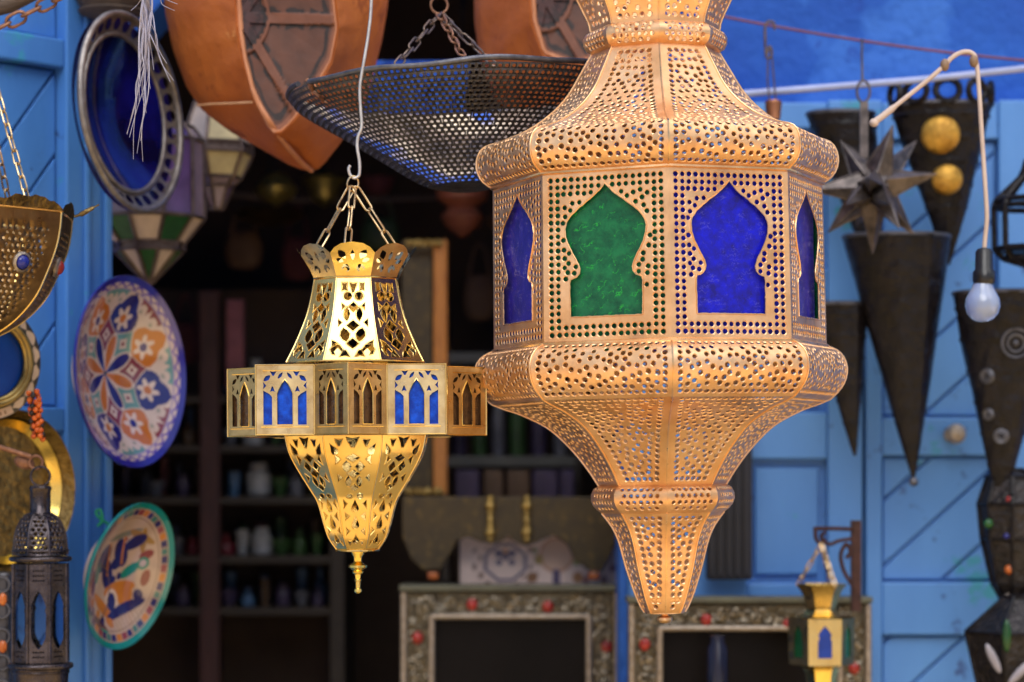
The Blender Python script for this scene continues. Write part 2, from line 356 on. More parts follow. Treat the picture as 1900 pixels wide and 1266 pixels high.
def panel(hw, L, mp, polys=(), dots=(), punch=.95, step=9., nseg=8, lip=1.34, edge=None):
    """A flat pattern in millimetres: half width hw(v), v from 0 to L; polys and dots (u, v, r) are cut out; mp(u, v, off) bends it into place."""
    pts = []; edges = []; hid = []; off = []
    def loop(ps, h, o):
        i0 = len(pts); n = len(ps)
        for p in ps: pts.append(Vector(p)); hid.append(h); off.append(o)
        edges.extend((i0+i, i0+(i+1) % n) for i in range(n))
    if edge: outer = dense(edge, step)
    else:
        nv = max(2, int(L/step)); vs = [L*i/nv for i in range(nv+1)]
        nu0 = max(1, int(2*hw(0)/step)); nu1 = max(1, int(2*hw(L)/step))
        outer = [(hw(v), v) for v in vs]+[(hw(L)*(1-2*i/nu1), L) for i in range(1, nu1)]
        outer += [(-hw(v), v) for v in reversed(vs)]+[(-hw(0)*(1-2*i/nu0), 0) for i in range(1, nu0)]
    loop(outer, 0, 0)
    polys = [dense(p, step*.8) for p in polys]
    for k, p in enumerate(polys): loop(p, -1-k, 0)
    for k, (u, v, r) in enumerate(dots):
        a0 = random.uniform(0, 1)
        c = [(cos(a0+2*pi*i/nseg), sin(a0+2*pi*i/nseg)) for i in range(nseg)]
        loop([(u+r*x, v+r*y) for x, y in c], k+1, -punch); loop([(u+r*lip*x, v+r*lip*y) for x, y in c], -9999, 0)
    D = np.array([(u, v) for u, v, r in dots]) if dots else np.zeros((0, 2)); R = np.array([r for _, _, r in dots]) if dots else np.zeros(0)
    us0 = max(abs(p[0]) for p in outer); v = step/2
    vmax = max(p[1] for p in outer); v = min(p[1] for p in outer)+step/2
    while v < vmax:
        u = -us0+step*.5
        while u < us0:
            ok = in_poly(u, v, outer) if edge else abs(u) < hw(v)-step*.35
            if ok and len(D): ok = bool((np.hypot(D[:, 0]-u, D[:, 1]-v) > R*lip+.5).all())
            if ok:
                for p in polys:
                    if in_poly(u, v, p) or seg_dist(u, v, p) < 1: ok = False; break
            if ok: pts.append(Vector((u, v))); hid.append(-9998); off.append(0)
            u += step
        v += step
    vo, _, fo, ov, _, _ = delaunay_2d_cdt(pts, edges, [], 1 if not polys and not dots else 0, 1e-5)
    H = [(hid[o[0]], off[o[0]]) if o else (-9998, 0) for o in ov]
    boxes = [(min(a for a, _ in p), max(a for a, _ in p), min(b for _, b in p), max(b for _, b in p), p) for p in polys]
    fs = []
    for f in fo:
        h = H[f[0]][0]
        if h > 0 and all(H[i][0] == h for i in f): continue
        x = sum(vo[i].x for i in f)/len(f); y = sum(vo[i].y for i in f)/len(f)
        if edge:
            if not in_poly(x, y, outer): continue
        elif not (0 <= y <= L) or abs(x) > hw(y)+.02: continue
        if any(a <= x <= b and c <= y <= d and in_poly(x, y, p) for a, b, c, d, p in boxes): continue
        fs.append(tuple(f))
    return [mp(vo[i].x, vo[i].y, H[i][1]) for i in range(len(vo))], fs

class Prof:
    """Smooth profile from photo pixels (row, half width) at depth D: r and z in metres, parameter in mm of arc length."""
    def __init__(s, px, D, y0, k=1.0, sm=4):
        q = [(w/F*D*k, (y0-y)/F*D) for y, w in px]; out = []
        for i in range(len(q)-1):
            a = q[max(i-1, 0)]; b = q[i]; c = q[i+1]; d = q[min(i+2, len(q)-1)]
            for j in range(sm):
                t = j/sm
                out.append(tuple(.5*(2*b[e]+(c[e]-a[e])*t+(2*a[e]-5*b[e]+4*c[e]-d[e])*t*t+(3*b[e]-a[e]-3*c[e]+d[e])*t**3) for e in (0, 1)))
        out.append(q[-1]); s.p = np.array(out); d = np.hypot(*np.diff(s.p, axis=0).T)
        s.s = np.concatenate([[0], np.cumsum(d)])*1000; s.L = float(s.s[-1])
    def r(s, v): return float(np.interp(v, s.s, s.p[:, 0]))
    def z(s, v): return float(np.interp(v, s.s, s.p[:, 1]))
    def nrm(s, v):
        a, b = max(v-2, 0), min(v+2, s.L); dr = s.r(b)-s.r(a); dz = s.z(b)-s.z(a); l = sqrt(dr*dr+dz*dz) or 1
        return (-dz/l, dr/l)
def side_map(pr, n):
    c = cos(pi/n)
    def mp(u, v, off):
        nr, nz = pr.nrm(v); return (u/1000, -(pr.r(v)*c+off/1000*nr), pr.z(v)+off/1000*nz)
    return mp
def rotz(vs, a):
    c, s = cos(a), sin(a); return [(x*c-y*s, x*s+y*c, z) for x, y, z in vs]
def section(name, pr, n, a0, mat, parent, polys=(), dots=(), smooth=60, **kw):
    mb = MB(); hw = lambda v: pr.r(v)*sin(pi/n)*1000
    vs, fs = panel(hw, pr.L, side_map(pr, n), polys, dots, **kw)
    for i in range(n): mb.add(rotz(vs, a0+2*pi*i/n), fs)
    return mb.build(name, mat, parent, smooth)
def seams(mb, pr, n, a0, r, step=6):
    m = max(3, int(pr.L/step))
    for i in range(n):
        a = a0+2*pi*(i+.5)/n
        mb.tube([(sin(a)*pr.r(pr.L*j/m), -cos(a)*pr.r(pr.L*j/m), pr.z(pr.L*j/m)) for j in range(m+1)], r, 6)
def dot_rows(hw, v0, v1, mu, s, r, avoid=(), polys=(), clear=2.0, jit=.35, centred=False):
    out = []; n = max(1, round((v1-v0)/(s*.9))); k = 0
    for j in range(n+1):
        v = v0+(v1-v0)*j/n; w = hw(v)-mu
        if w < s*.3: continue
        c = max(1, round(2*w/s)); us = [-w+2*w*i/c for i in range(c+1)] if j % 2 == 0 else [-w+2*w*(i+.5)/c for i in range(c)]
        for u in us:
            uu = u+random.uniform(-jit, jit); vv = v+random.uniform(-jit, jit)
            if any((uu-a)**2+(vv-b)**2 < q*q for a, b, q in avoid): continue
            if any(in_poly(uu, vv, p) or seg_dist(uu, vv, p) < r+clear for p in polys): continue
            out.append((uu, vv, r*random.uniform(.9, 1.1)))
    return out

def dot_blue(hw, L, v0, v1, mu, s, r, avoid=(), polys=(), clear=1.4, border=True, seed=1):   # hand punched look: straight borders, loose filling
    rg = random.Random(seed); out = []
    def ok(u, v, dmin):
        if any((u-a)**2+(v-b)**2 < q*q for a, b, q in avoid): return False
        if any(in_poly(u, v, p) or seg_dist(u, v, p) < r+clear for p in polys): return False
        return all((u-a)**2+(v-b)**2 > dmin*dmin for a, b, _ in out)
    def put_(u, v, dmin):
        if ok(u, v, dmin): out.append((u, v, r*rg.uniform(.9, 1.1)))
    if border:
        n = max(2, round((v1-v0)/(s*.95)))
        for i in range(n+1):
            v = v0+(v1-v0)*i/n; w = hw(v)-mu
            if w > 0:
                for q in (-1, 1): put_(q*w+rg.uniform(-.2, .2), v+rg.uniform(-.3, .3), s*.75)
        for v in (v0, v1):
            w = hw(v)-mu; n = max(1, round(2*w/(s*.95)))
            for i in range(1, n): put_(-w+2*w*i/n, v+rg.uniform(-.25, .25), s*.75)
    wm = max(hw(v0), hw(v1), hw((v0+v1)/2))
    for dm in (1.0, .95, .9, .86):
        for _ in range(2200):
            u, v = rg.uniform(-wm, wm), rg.uniform(v0, v1)
            if abs(u) < hw(v)-mu: put_(u, v, s*dm)
    return out

# ------------------------------------------------------------------ ground and the shop front
DW = 3.90
g = MB(); g.box((-14, -16, -.2), (14, DW, 0)); tag(g.build('pavement', M['earth'], None, 0), kind='structure')
shop = thing('shop_building', 'blue limewashed shop front with arched dark opening and blue plank doors', 'shop', (-.2, DW, 0))
def arch_wall():
    cx, hwid, spring = 656, 494, 345
    mb = MB(); x0, x1, ytop = -2600, 4600, (YH-(4.75-ZC)*F/DW)
    def w(px, py): p = P(px, py, DW); return (p.x, p.z)
    arc = [w(cx-hwid*cos(pi*i/24), spring-hwid*sin(pi*i/24)) for i in range(25)]
    lft = [(w(x0, 0)[0], 0), (arc[0][0], 0)]; zt = w(0, ytop)[1]
    th = .16
    def quad(poly): mb.prism(poly, DW, DW+th)
    quad([(w(x0, 0)[0], 0), (arc[0][0], 0), arc[0], (w(x0, 0)[0], arc[0][1])])
    quad([(arc[-1][0], 0), (w(x1, 0)[0], 0), (w(x1, 0)[0], arc[-1][1]), arc[-1]])
    # the wall above the springing, in strips that follow the arch
    quad([(w(x0, 0)[0], arc[0][1]), arc[0], (arc[0][0], zt), (w(x0, 0)[0], zt)])
    quad([arc[-1], (w(x1, 0)[0], arc[-1][1]), (w(x1, 0)[0], zt), (arc[-1][0], zt)])
    for a, b in zip(arc[:-1], arc[1:]): quad([a, b, (b[0], zt), (a[0], zt)])
    return mb
arch_wall().build('wall', M['blue_wall'], shop, 0)
# the dark room behind the arch
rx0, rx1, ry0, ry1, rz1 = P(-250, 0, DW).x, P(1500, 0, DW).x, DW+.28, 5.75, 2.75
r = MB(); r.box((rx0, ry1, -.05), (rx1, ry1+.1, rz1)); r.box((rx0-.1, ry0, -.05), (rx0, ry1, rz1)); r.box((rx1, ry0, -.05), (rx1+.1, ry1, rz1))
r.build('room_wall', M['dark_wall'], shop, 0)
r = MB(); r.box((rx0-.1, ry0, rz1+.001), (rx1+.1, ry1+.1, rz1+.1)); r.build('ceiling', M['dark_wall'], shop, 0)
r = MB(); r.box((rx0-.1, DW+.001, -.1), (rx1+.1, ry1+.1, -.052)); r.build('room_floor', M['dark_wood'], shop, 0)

def clip(poly, a, b, c):        # keep a*x + b*z <= c
    out = []
    for i in range(len(poly)):
        p, q = poly[i], poly[(i+1) % len(poly)]; dp = a*p[0]+b*p[1]-c; dq = a*q[0]+b*q[1]-c
        if dp <= 0: out.append(p)
        if (dp < 0) != (dq < 0): t = dp/(dp-dq); out.append((p[0]+(q[0]-p[0])*t, p[1]+(q[1]-p[1])*t))
    return out
def planks(mb, x0, z0, x1, z1, ang, w, gap, y0, y1, Mx=None, ph=0):
    a, b = -sin(ang), cos(ang); cs = [a*x+b*z for x in (x0, x1) for z in (z0, z1)]
    c = min(cs)-ph
    while c < max(cs):
        p = clip(clip([(x0, z0), (x1, z0), (x1, z1), (x0, z1)], a, b, c+w-gap), -a, -b, -c)
        if len(p) > 2: mb.prism(p, y0, y1, Mx)
        c += w
def pz(y, D): return P(0, y, D).z
def pxx(x, D): return P(x, 0, D).x
# right-hand double door, closed, in front of the wall
D1 = 3.84
def door(xs, rails, stiles, panels, ang, label, knob=None):
    x0, x1 = xs; top = 188
    b = MB(); b.box((pxx(x0, D1), D1+.012, 0.02), (pxx(x1, D1), D1+.055, pz(top+2, D1)))
    d = b.build('door', M['blue_door'], shop, 0, label=label)
    f = MB()
    for a, c in stiles: f.box((pxx(a, D1), D1-.014, .02), (pxx(c, D1), D1+.0115, pz(top, D1)))
    sx0, sx1 = stiles[0][1], stiles[-1][0]
    for a, c in rails: f.box((pxx(sx0, D1)+.0004, D1-.011, pz(c, D1)), (pxx(sx1, D1)-.0004, D1+.0115, pz(a, D1)))
    f.build('frame', M['blue_door'], d, 0, .003)
    for i, (a, c) in enumerate(panels):
        p = MB()
        if ang: planks(p, pxx(sx0, D1)+.004, pz(c, D1)+.004, pxx(sx1, D1)-.004, pz(a, D1)-.004, ang, .078, .0045, D1+.002, D1+.0115, None, .02*i)
        else: p.box((pxx(sx0, D1)+.014, D1-.001, pz(c, D1)+.014), (pxx(sx1, D1)-.014, D1+.0115, pz(a, D1)-.014))
        p.build('panel', M['blue_door'], d, 0, .002)
    if knob:
        k = P(*knob, D1-.014); m = MB()
        m.lathe([(.013, 0), (.012, .004), (.005, .008), (.006, .022), (.014, .030), (.016, .038), (.010, .046), (.001, .048)], 16, Matrix.Translation(k) @ Matrix.Rotation(pi/2, 4, 'X'))
        m.build('knob', M['silver_edge'], d, 40)
LOW = 1266+900
door((1168, 1598), [(192, 240), (500, 560), (765, 852), (1082, 1165), (1500, 1560), (1900, 2000)], [(1168, 1385), (1534, 1598)],
     [(240, 500), (560, 765), (852, 1082), (1165, 1500), (1560, 1900)], 0, 'narrow blue door leaf with plain sunk panels')
door((1604, 2140), [(192, 260), (775, 846), (1080, 1178), (1560, 1620), (1900, 2000)], [(1604, 1634), (1850, 2140)],
     [(260, 775), (846, 1080), (1178, 1560), (1620, 1900)], radians(42), 'wide blue door leaf with diagonal planks and a round knob', (1766, 806))
# left shutter leaf, folded open towards the street
LA = radians(48); Lp = P(190, 880, 3.42); Lx = Vector((cos(LA), sin(LA), 0))
LW = .62
LM = Matrix.Translation(Vector((Lp.x, Lp.y, 0))-Lx*LW) @ Matrix.Rotation(LA, 4, 'Z')
def lz(px, py):     # height on the leaf plane under a photo pixel
    D = 3.42-(190-px)*.00081; return P(px, py, D).z
b = MB(); b.box((0, .010, .02), (LW, .045, 2.62), LM); lf = b.build('door', M['blue_leaf'], shop, 0, label='open blue shutter leaf with diagonal planks hung with plates')
f = MB(); zr = [lz(60, 64), lz(60, 118)]
f.box((LW-.078, -.020, .02), (LW, .0095, 2.62), LM); f.box((0, -.020, .02), (.07, .0095, 2.62), LM)
f.box((.0704, -.016, zr[1]), (LW-.0784, .0095, zr[0]), LM)
for za, zb in ((lz(60, 800), lz(60, 755)), (.5, .58), (.05, .16)): f.box((.0704, -.016, za), (LW-.0784, .0095, zb), LM)
f.box((LW-.050, -.027, .03), (LW-.040, -.0202, 2.6), LM); f.box((LW-.016, -.029, .03), (LW-.004, -.0202, 2.6), LM)
f.build('frame', M['blue_leaf'], lf, 0, .003)
for za, zb in ((zr[0], 2.5), (lz(60, 755), zr[1]), (.58, lz(60, 800)), (.16, .5)):
    p = MB(); planks(p, .074, za+.004, LW-.082, zb-.004, radians(52), .072, .005, .001, .0095, LM); p.build('panel', M['blue_leaf'], lf, 0, .002)
# house across the lane: what the polished metal looks out on, behind the camera
h = thing('opposite_house', 'low pale house on the other side of the lane', 'house', (0, -3.6, 0))
q = MB(); q.box((-9, -4.0, 0), (9, -3.6, 3.3)); q.build('wall', paint('opposite_limewash', (.50, .50, .56), (.36, .38, .48), 1.5, .9, None, .4, .01), h, 0)
q = MB(); q.box((-9.2, -4.2, 3.301), (9.2, -3.45, 3.42)); q.build('roof_edge', M['beam'], h, 0, .01)
q = MB(); q.box((1.6, -3.63, .02), (2.5, -3.599, 2.0)); q.build('door', M['blue_door'], h, 0, .01)

# ------------------------------------------------------------------ big copper lantern
DC = 2.77; CXY = (1229, 880)
KP = lambda px, sm=4, k=1.0: Prof(px, DC, 880, k, sm)
cl = thing('copper_lantern', 'large pierced copper lantern with green and blue arched glass windows hanging in front', 'lantern', P(1229, 880, DC), None, (0, radians(-.95), 0), True)
N8 = 8; A0 = pi/8
sA = sin(pi/8)*1000
def hwf(pr): return lambda v: pr.r(v)*sA
PC = {}
PC['cup'] = KP([(-120, 196), (-60, 172), (0, 143), (40, 124), (58, 120)])
PC['neck'] = KP([(58, 119), (61, 126), (68, 132), (78, 135), (88, 132), (96, 127), (100, 119)])
PC['shoulder'] = KP([(100, 119), (138, 141), (178, 166), (212, 200), (240, 243), (258, 288), (262, 302)])
PC['upper_band'] = KP([(262, 302), (268, 320), (280, 331), (300, 336), (318, 333), (334, 323), (345, 307)])
PC['lower_band'] = KP([(647, 309), (655, 327), (668, 340), (688, 346), (710, 343), (730, 331), (746, 314)])
PC['bowl'] = KP([(746, 314), (755, 292), (767, 258), (793, 209), (832, 168), (870, 138), (900, 119)])
PC['collar'] = KP([(900, 119), (904, 127), (912, 132), (925, 134), (938, 129), (948, 119), (951, 114)])
PC['tip'] = KP([(951, 114), (975, 96), (1004, 83), (1050, 71), (1100, 55), (1128, 43), (1136, 38)])
for k in ('cup', 'neck', 'shoulder', 'upper_band', 'lower_band', 'bowl', 'collar', 'tip'):
    pr = PC[k]; hw = hwf(pr); L = pr.L; av = []; ex = []
    if k == 'cup': d = dot_blue(hw, L, 6, L-7, 11, 8.8, 2.6, seed=3)
    elif k == 'neck': d = dot_rows(hw, 8, L-8, 9, 8.2, 2.3, jit=.2)
    elif k == 'shoulder':
        av = [(0, L*.80, 8)]; ex = [(0, L*.80, 2.0)]
        d = dot_blue(hw, L, 9, L-5, 13, 7.9, 2.75, av, seed=5)
    elif k == 'upper_band': d = dot_blue(hw, L, 6, L-9, 9, 8.6, 2.75, seed=6)
    elif k == 'lower_band': d = dot_blue(hw, L, 9, L-8, 9, 8.4, 2.75, seed=7)
    elif k == 'bowl':
        av = [(0, L*.22, 10)]; ex = [(0, L*.22, 2.2)]
        d = dot_blue(hw, L, 6, L-8, 12, 7.9, 2.65, av, seed=8)
    elif k == 'collar': d = dot_rows(hw, 8, L-9, 8, 8.0, 2.3, jit=.2)
    else:
        av = [(0, L*.17, 7)]; ex = [(0, L*.17, 2.2)]
        d = dot_blue(hw, L, 8, L-8, 8.5, 8.0, 2.7, av, seed=9)
    section({'tip': 'lower_cone', 'cup': 'crown_cup', 'neck': 'neck_ring'}.get(k, k), pr, N8, A0, M['copper'], cl, (), d+ex, 34, step=6)
sb = MB()
for k in ('shoulder', 'bowl', 'tip', 'cup', 'upper_band', 'lower_band'): seams(sb, PC[k], N8, A0, .0012)
for y, rr in ((345, 308), (647, 310)):
    pr = [(rr/F*DC*sin(2*pi*i/8), -rr/F*DC*cos(2*pi*i/8), (880-y)/F*DC) for i in range(8)]; sb.tube(pr, .0022, 6, True)
sb.build('seam', M['copper_seam'], cl, 50)
# the eight window panels
WP = KP([(345, 306), (450, 307), (550, 308), (647, 309)], 3)
whw = hwf(WP); WL = WP.L
def arch_pts(U, V):     # key-hole arch, U half width unit, V panel height (mm)
    half = [(0, .080), (.09, .118), (.20, .155), (.32, .188), (.44, .222), (.55, .258), (.62, .295), (.645, .335), (.635, .38), (.59, .43), (.53, .475), (.47, .515),
            (.435, .545), (.415, .572), (.425, .598), (.47, .617), (.565, .630), (.578, .655), (.575, .75), (.57, .850)]
    j = [(u*U, v*V) for u, v in half]
    return j+[(-u, v) for u, v in reversed(j[1:])]
AP = arch_pts(whw(WL/2), WL)
hwm = lambda v: whw(v)
dots = []
for k in range(2):          # straight rows along the border
    m = 9+k*8.0; t = 9+k*8.0
    nv = round((WL-2*t)/7.6)
    for i in range(nv+1):
        v = t+(WL-2*t)*i/nv
        for s_ in (-1, 1): dots.append((s_*(whw(v)-m), v))
    nu = round(2*(whw(0)-m)/7.8)
    for i in range(1, nu):
        u = -(whw(0)-m)+2*(whw(0)-m)*i/nu; dots.append((u, t)); dots.append((u, WL-t))
for u, v, _ in dot_blue(whw, WL, 24, WL*.68, 22, 6.9, 2.3, (), [AP], 1.3, False, 4): dots.append((u, v))
keep = []
for u, v in dots:
    if in_poly(u, v, AP) or seg_dist(u, v, AP) < 3.7: continue
    if any((u-a)**2+(v-b)**2 < 6.3**2 for a, b, _ in keep): continue
    keep.append((u+random.uniform(-.25, .25), v+random.uniform(-.25, .25), 2.7*random.uniform(.92, 1.08)))
wv, wf = panel(whw, WL, side_map(WP, 8), [AP], keep, step=9)
gcols = ['win_blue', 'win_violet', 'win_green', 'win_blue', 'win_green', 'win_blue', 'win_violet', 'win_green']   # starts at right front, anticlockwise from above
for i in range(8):
    a = A0+2*pi*i/8
    mb = MB(); mb.add(rotz(wv, a), wf); o = mb.build('window_panel', M['copper'], cl, 34)
    lipm = MB(); mp = side_map(WP, 8); lipm.tube(rotz([mp(u+random.uniform(-.35, .35), v+random.uniform(-.35, .35), .2) for u, v in dense(AP, 3)], a), .0009, 6, True)
    lipm.build('arch_lip', M['copper_seam'], o, 60)
    gm = MB(); ap = WP.r(WL/2)*cos(pi/8)-.006
    gx = whw(0)/1000-.006; z0, z1 = WP.z(WL)+.006, WP.z(0)-.006
    gl = [(-gx, -ap, z0), (gx, -ap, z0), (gx, -ap, z1), (-gx, -ap, z1)]
    gl += [(x, y+.002, z) for x, y, z in gl]
    if i in (1,): gl = [(x-.007, y+.003*(x > 0), z) for x, y, z in gl]      # the right-hand pane has slipped in its frame
    gm.add(rotz(gl, a), [(0, 1, 2, 3), (7, 6, 5, 4), (0, 4, 5, 1), (1, 5, 6, 2), (2, 6, 7, 3), (3, 7, 4, 0)]); gm.build('glass', M[gcols[i]], o, 0)
fin = MB(); zb = (880-1136)/F*DC
fin.lathe([(.0002, zb+.001), (38/F*DC*.94, zb), (38/F*DC*.94, zb-.0012), (.004, zb-.002), (.0045, zb-.004), (.0085, zb-.006), (.009, zb-.009), (.006, zb-.012), (.0005, zb-.013)], 16)
fin.build('finial', M['copper_seam'], cl, 40)
ch = MB(); zt = (880+120)/F*DC
for i in range(3):
    a = 2*pi*i/3+.4; ch.chain((.115*sin(a), -.115*cos(a), zt), (0, 0, zt+.25), .03, .010, .0017)
ch.tube([(0, 0, zt+.245), (0, 0, zt+.7)], .002, 8)
ch.build('hanging_chain', M['chain'], cl, 50)

# ------------------------------------------------------------------ fretted brass lantern
DB = 2.75; k8 = 1/cos(pi/8)
bl = thing('brass_lantern', 'fretted brass lantern with star shaped belt of blue and amber glass hanging by three chains', 'lantern', P(663, 880, DB), None, (0, radians(-.35), 0), True)
def poly_sh(kind, x, y, w, h, rot=0):
    if kind == 'd': p = [(0, -.5), (.5, 0), (0, .5), (-.5, 0)]
    elif kind == 's': p = [(-.5, -.5), (0, -.38), (.5, -.5), (.38, 0), (.5, .5), (0, .38), (-.5, .5), (-.38, 0)]
    elif kind == 'c': p = [(.5*cos(2*pi*i/10), .5*sin(2*pi*i/10)) for i in range(10)]
    elif kind == 'l': p = [(0, -.5), (.3, -.3), (.48, 0), (.3, .3), (0, .5), (-.3, .3), (-.48, 0), (-.3, -.3)]
    elif kind == 't': p = [(0, -.5), (.16, -.2), (.38, .1), (.42, .32), (.22, .48), (-.22, .48), (-.42, .32), (-.38, .1), (-.16, -.2)]
    elif kind == 'r': p = [(-.5, -.5), (.5, -.05), (-.5, .5), (-.36, 0)]        # side triangle pointing right
    elif kind == 'v': p = [(-.5, -.5), (0, -.36), (.5, -.5), (.1, .5), (-.1, .5)]    # wedge pointing down
    elif kind == 'u': p = [(-.5, .5), (0, .36), (.5, .5), (.1, -.5), (-.1, -.5)]
    elif kind == 'q': p = [(-.5, .1), (-.3, -.4), (.1, -.5), (.5, -.1), (.42, .35), (.15, .5), (.2, .15), (-.1, -.1), (-.35, .3)]   # curl
    c, s = cos(radians(rot)), sin(radians(rot))
    return [(x+w*a*c-h*b*s, y+w*a*s+h*b*c) for a, b in p]
def flip(p): return [(-u, v) for u, v in reversed(p)]
def fret(items, hw, L, wref=None):      # items: kind, u (of half width), v (of height), w, h (mm), rot, mirrored?
    out = []
    for it in items:
        k, u, v, w, h = it[:5]; rot = it[5] if len(it) > 5 else 0
        p = poly_sh(k, u*hw(v*L), v*L, w, h, rot); out.append(p)
        if abs(u) > .01: out.append(flip(p))
    return out
def ridges(parent, pr, polys):      # the stamped edge round every opening
    mb = MB(); mp = side_map(pr, 8)
    for p in polys:
        cx, cy = sum(a for a, _ in p)/len(p), sum(b for _, b in p)/len(p)
        q = [(cx+(u-cx)*(1+.9/max(2, abs(u-cx)+abs(v-cy))), cy+(v-cy)*(1+.9/max(2, abs(u-cx)+abs(v-cy)))) for u, v in dense(p, 4)]
        for i in range(8): mb.tube(rotz([mp(u, v, .05) for u, v in q], pi/4*i), .00042, 4, True)
    mb.build('stamped_edge', M['brass'], parent, 60)
topP = Prof([(521, 75), (550, 80), (585, 88), (620, 101), (650, 114), (674, 126)], DB, 880, k8, 3)
hwT = hwf(topP)
FT = [('s', .50, .105, 6, 10), ('v', 0, .115, 9, 12), ('c', .30, .215, 10, 10), ('d', 0, .345, 13, 13), ('r', .50, .335, -5, 9), ('l', .31, .425, 8, 18), ('r', .60, .53, -5, 10),
      ('d', 0, .565, 15, 14), ('l', .33, .68, 12, 18, 12), ('r', .70, .79, -7, 9), ('d', 0, .79, 15, 14), ('q', .60, .865, 14, 14, 10), ('u', .28, .915, 12, 9)]
section('upper_cone', topP, 8, 0, M['brass'], bl, fret(FT, hwT, topP.L), (), 40, step=9); ridges(bl, topP, fret(FT, hwT, topP.L))
lowP = Prof([(809, 129), (840, 122), (872, 106), (904, 87), (930, 72), (967, 62), (996, 53), (1012, 43), (1021, 37)], DB, 880, k8, 3)
hwL = hwf(lowP)
FL = [('v', 0, .055, 16, 12), ('v', .48, .06, 9, 8), ('t', .70, .11, 9, 15, 30), ('d', 0, .185, 15, 10), ('r', .58, .20, -6, 12), ('d', .27, .26, 11, 14), ('d', 0, .325, 14, 10), ('r', .62, .36, -5, 11),
      ('l', .25, .395, 7, 15), ('d', 0, .45, 9, 9), ('c', .30, .53, 7, 6), ('t', 0, .61, 10, 15), ('r', .62, .60, -4, 11), ('t', 0, .745, 10, 16), ('r', .55, .70, -5, 9), ('r', .60, .82, -4, 9), ('t', 0, .885, 8, 12), ('v', .55, .925, 4, 6)]
section('lower_bell', lowP, 8, 0, M['brass'], bl, fret(FL, hwL, lowP.L), (), 40, step=8); ridges(bl, lowP, fret(FL, hwL, lowP.L))
# crown of eight petals, round topped and leaning out
cr0, cr1 = 76/F*DB, 112/F*DB; zc0, zc1 = (880-519)/F*DB, (880-459)/F*DB
CL = sqrt((cr1-cr0)**2+(zc1-zc0)**2)*1000
def crown_map(u, v, off):
    t = v/CL; tt = t**1.25; return (u/1000, -(cr0+(cr1-cr0)*tt), zc0+(zc1-zc0)*t)
hb, ht = cr0*k8*sA, (cr0+(cr1-cr0)*.62)*k8*sA
edge = [(hb, 0), (hb+(ht-hb)*.35, CL*.26), (hb+(ht-hb)*.75, CL*.52), (ht, CL*.68), (ht*.80, CL*.84), (ht*.5, CL*.95), (0, CL), (-ht*.5, CL*.95), (-ht*.80, CL*.84), (-ht, CL*.68), (-hb-(ht-hb)*.75, CL*.52), (-hb-(ht-hb)*.35, CL*.26), (-hb, 0)]
cf = lambda v: hb+(ht-hb)*v/CL
FCp = [('l', 0, .62, 5, 13), ('l', .52, .64, 9, 13, -35), ('q', .40, .25, 10, 10, 190), ('l', .66, .47, 6, 9, -65)]
cv, cf_ = panel(None, CL, crown_map, fret(FCp, cf, CL), (), step=6, edge=edge)
for i in range(8):
    mb = MB(); mb.add(rotz(cv, pi/4*i), cf_); mb.build('crown_petal', M['brass_dull'] if i % 2 else M['brass'], bl, 50)
mb = MB()
for y, rr, t in ((519.5, 76, .0012), (675, 127, .0011), (808, 130, .0012), (1021, 38, .0016)):
    mb.tube([(rr*k8/F*DB*sin(pi/8+pi/4*i), -rr*k8/F*DB*cos(pi/8+pi/4*i), (880-y)/F*DB) for i in range(8)], t, 6, True)
seams(mb, topP, 8, 0, .0009); seams(mb, lowP, 8, 0, .0009)
mb.build('seam', M['brass'], bl, 50)
# the star belt: sixteen little glazed panels
v1, a1, t1 = 65, 170, 240
plan = []
for q in range(4):
    c, s = [(0, -1), (1, 0), (0, 1), (-1, 0)][q]
    rot = lambda x, y: [(x, y), (-y, x), (-x, -y), (y, -x)][q]
    plan += [rot(0, -t1), rot(v1, -a1), rot(a1, -a1), rot(a1, -v1)]
plan = [(x/F*DB, y/F*DB) for x, y in plan]; zB0, zB1 = (880-809)/F*DB, (880-684)/F*DB
hBt = (zB1-zB0)*1000
def belt_holes(hwid, blue):
    W_ = hwid-8.5; b = hBt-9; t = 9
    # v grows upwards from the sill
    def arch(x0, x1, v0, vs, va): 
        c = (x0+x1)/2; w = (x1-x0)/2
        return [(x0, v0), (x1, v0), (x1, vs), (x1+w*.0, vs+2), (c+w*.80, vs+(va-vs)*.35), (c+w*.45, vs+(va-vs)*.68), (c, va), (c-w*.45, vs+(va-vs)*.68), (c-w*.80, vs+(va-vs)*.35), (x0, vs+2)]
    P_ = []; k = W_/26.0; H_ = b-11; v0 = 11
    P_.append(arch(-9.5*k, 9.5*k, v0, v0+H_*.56, v0+H_*.88))
    P_.append([(-W_, v0), (-15.5*k, v0), (-15.5*k, v0+H_*.54), (-19*k, v0+H_*.60), (-W_, v0+H_*.66)])
    P_.append([(W_, v0), (W_, v0+H_*.66), (19*k, v0+H_*.60), (15.5*k, v0+H_*.54), (15.5*k, v0)])
    for s_ in (1, -1):
        it = [poly_sh('v', 14*k, v0+H_*.99, 8*k, -5), poly_sh('l', 21.5*k, v0+H_*.90, 6*k, 10, 50*1), poly_sh('r', 24.2*k, v0+H_*.76, -4*k, 8), poly_sh('u', 15*k, v0+H_*.69, 6*k, -6), poly_sh('l', 5.6*k, v0+H_*.95, 4*k, 9, 38)]
        P_ += it if s_ == 1 else [flip(p) for p in it]
    return P_
cache = {}
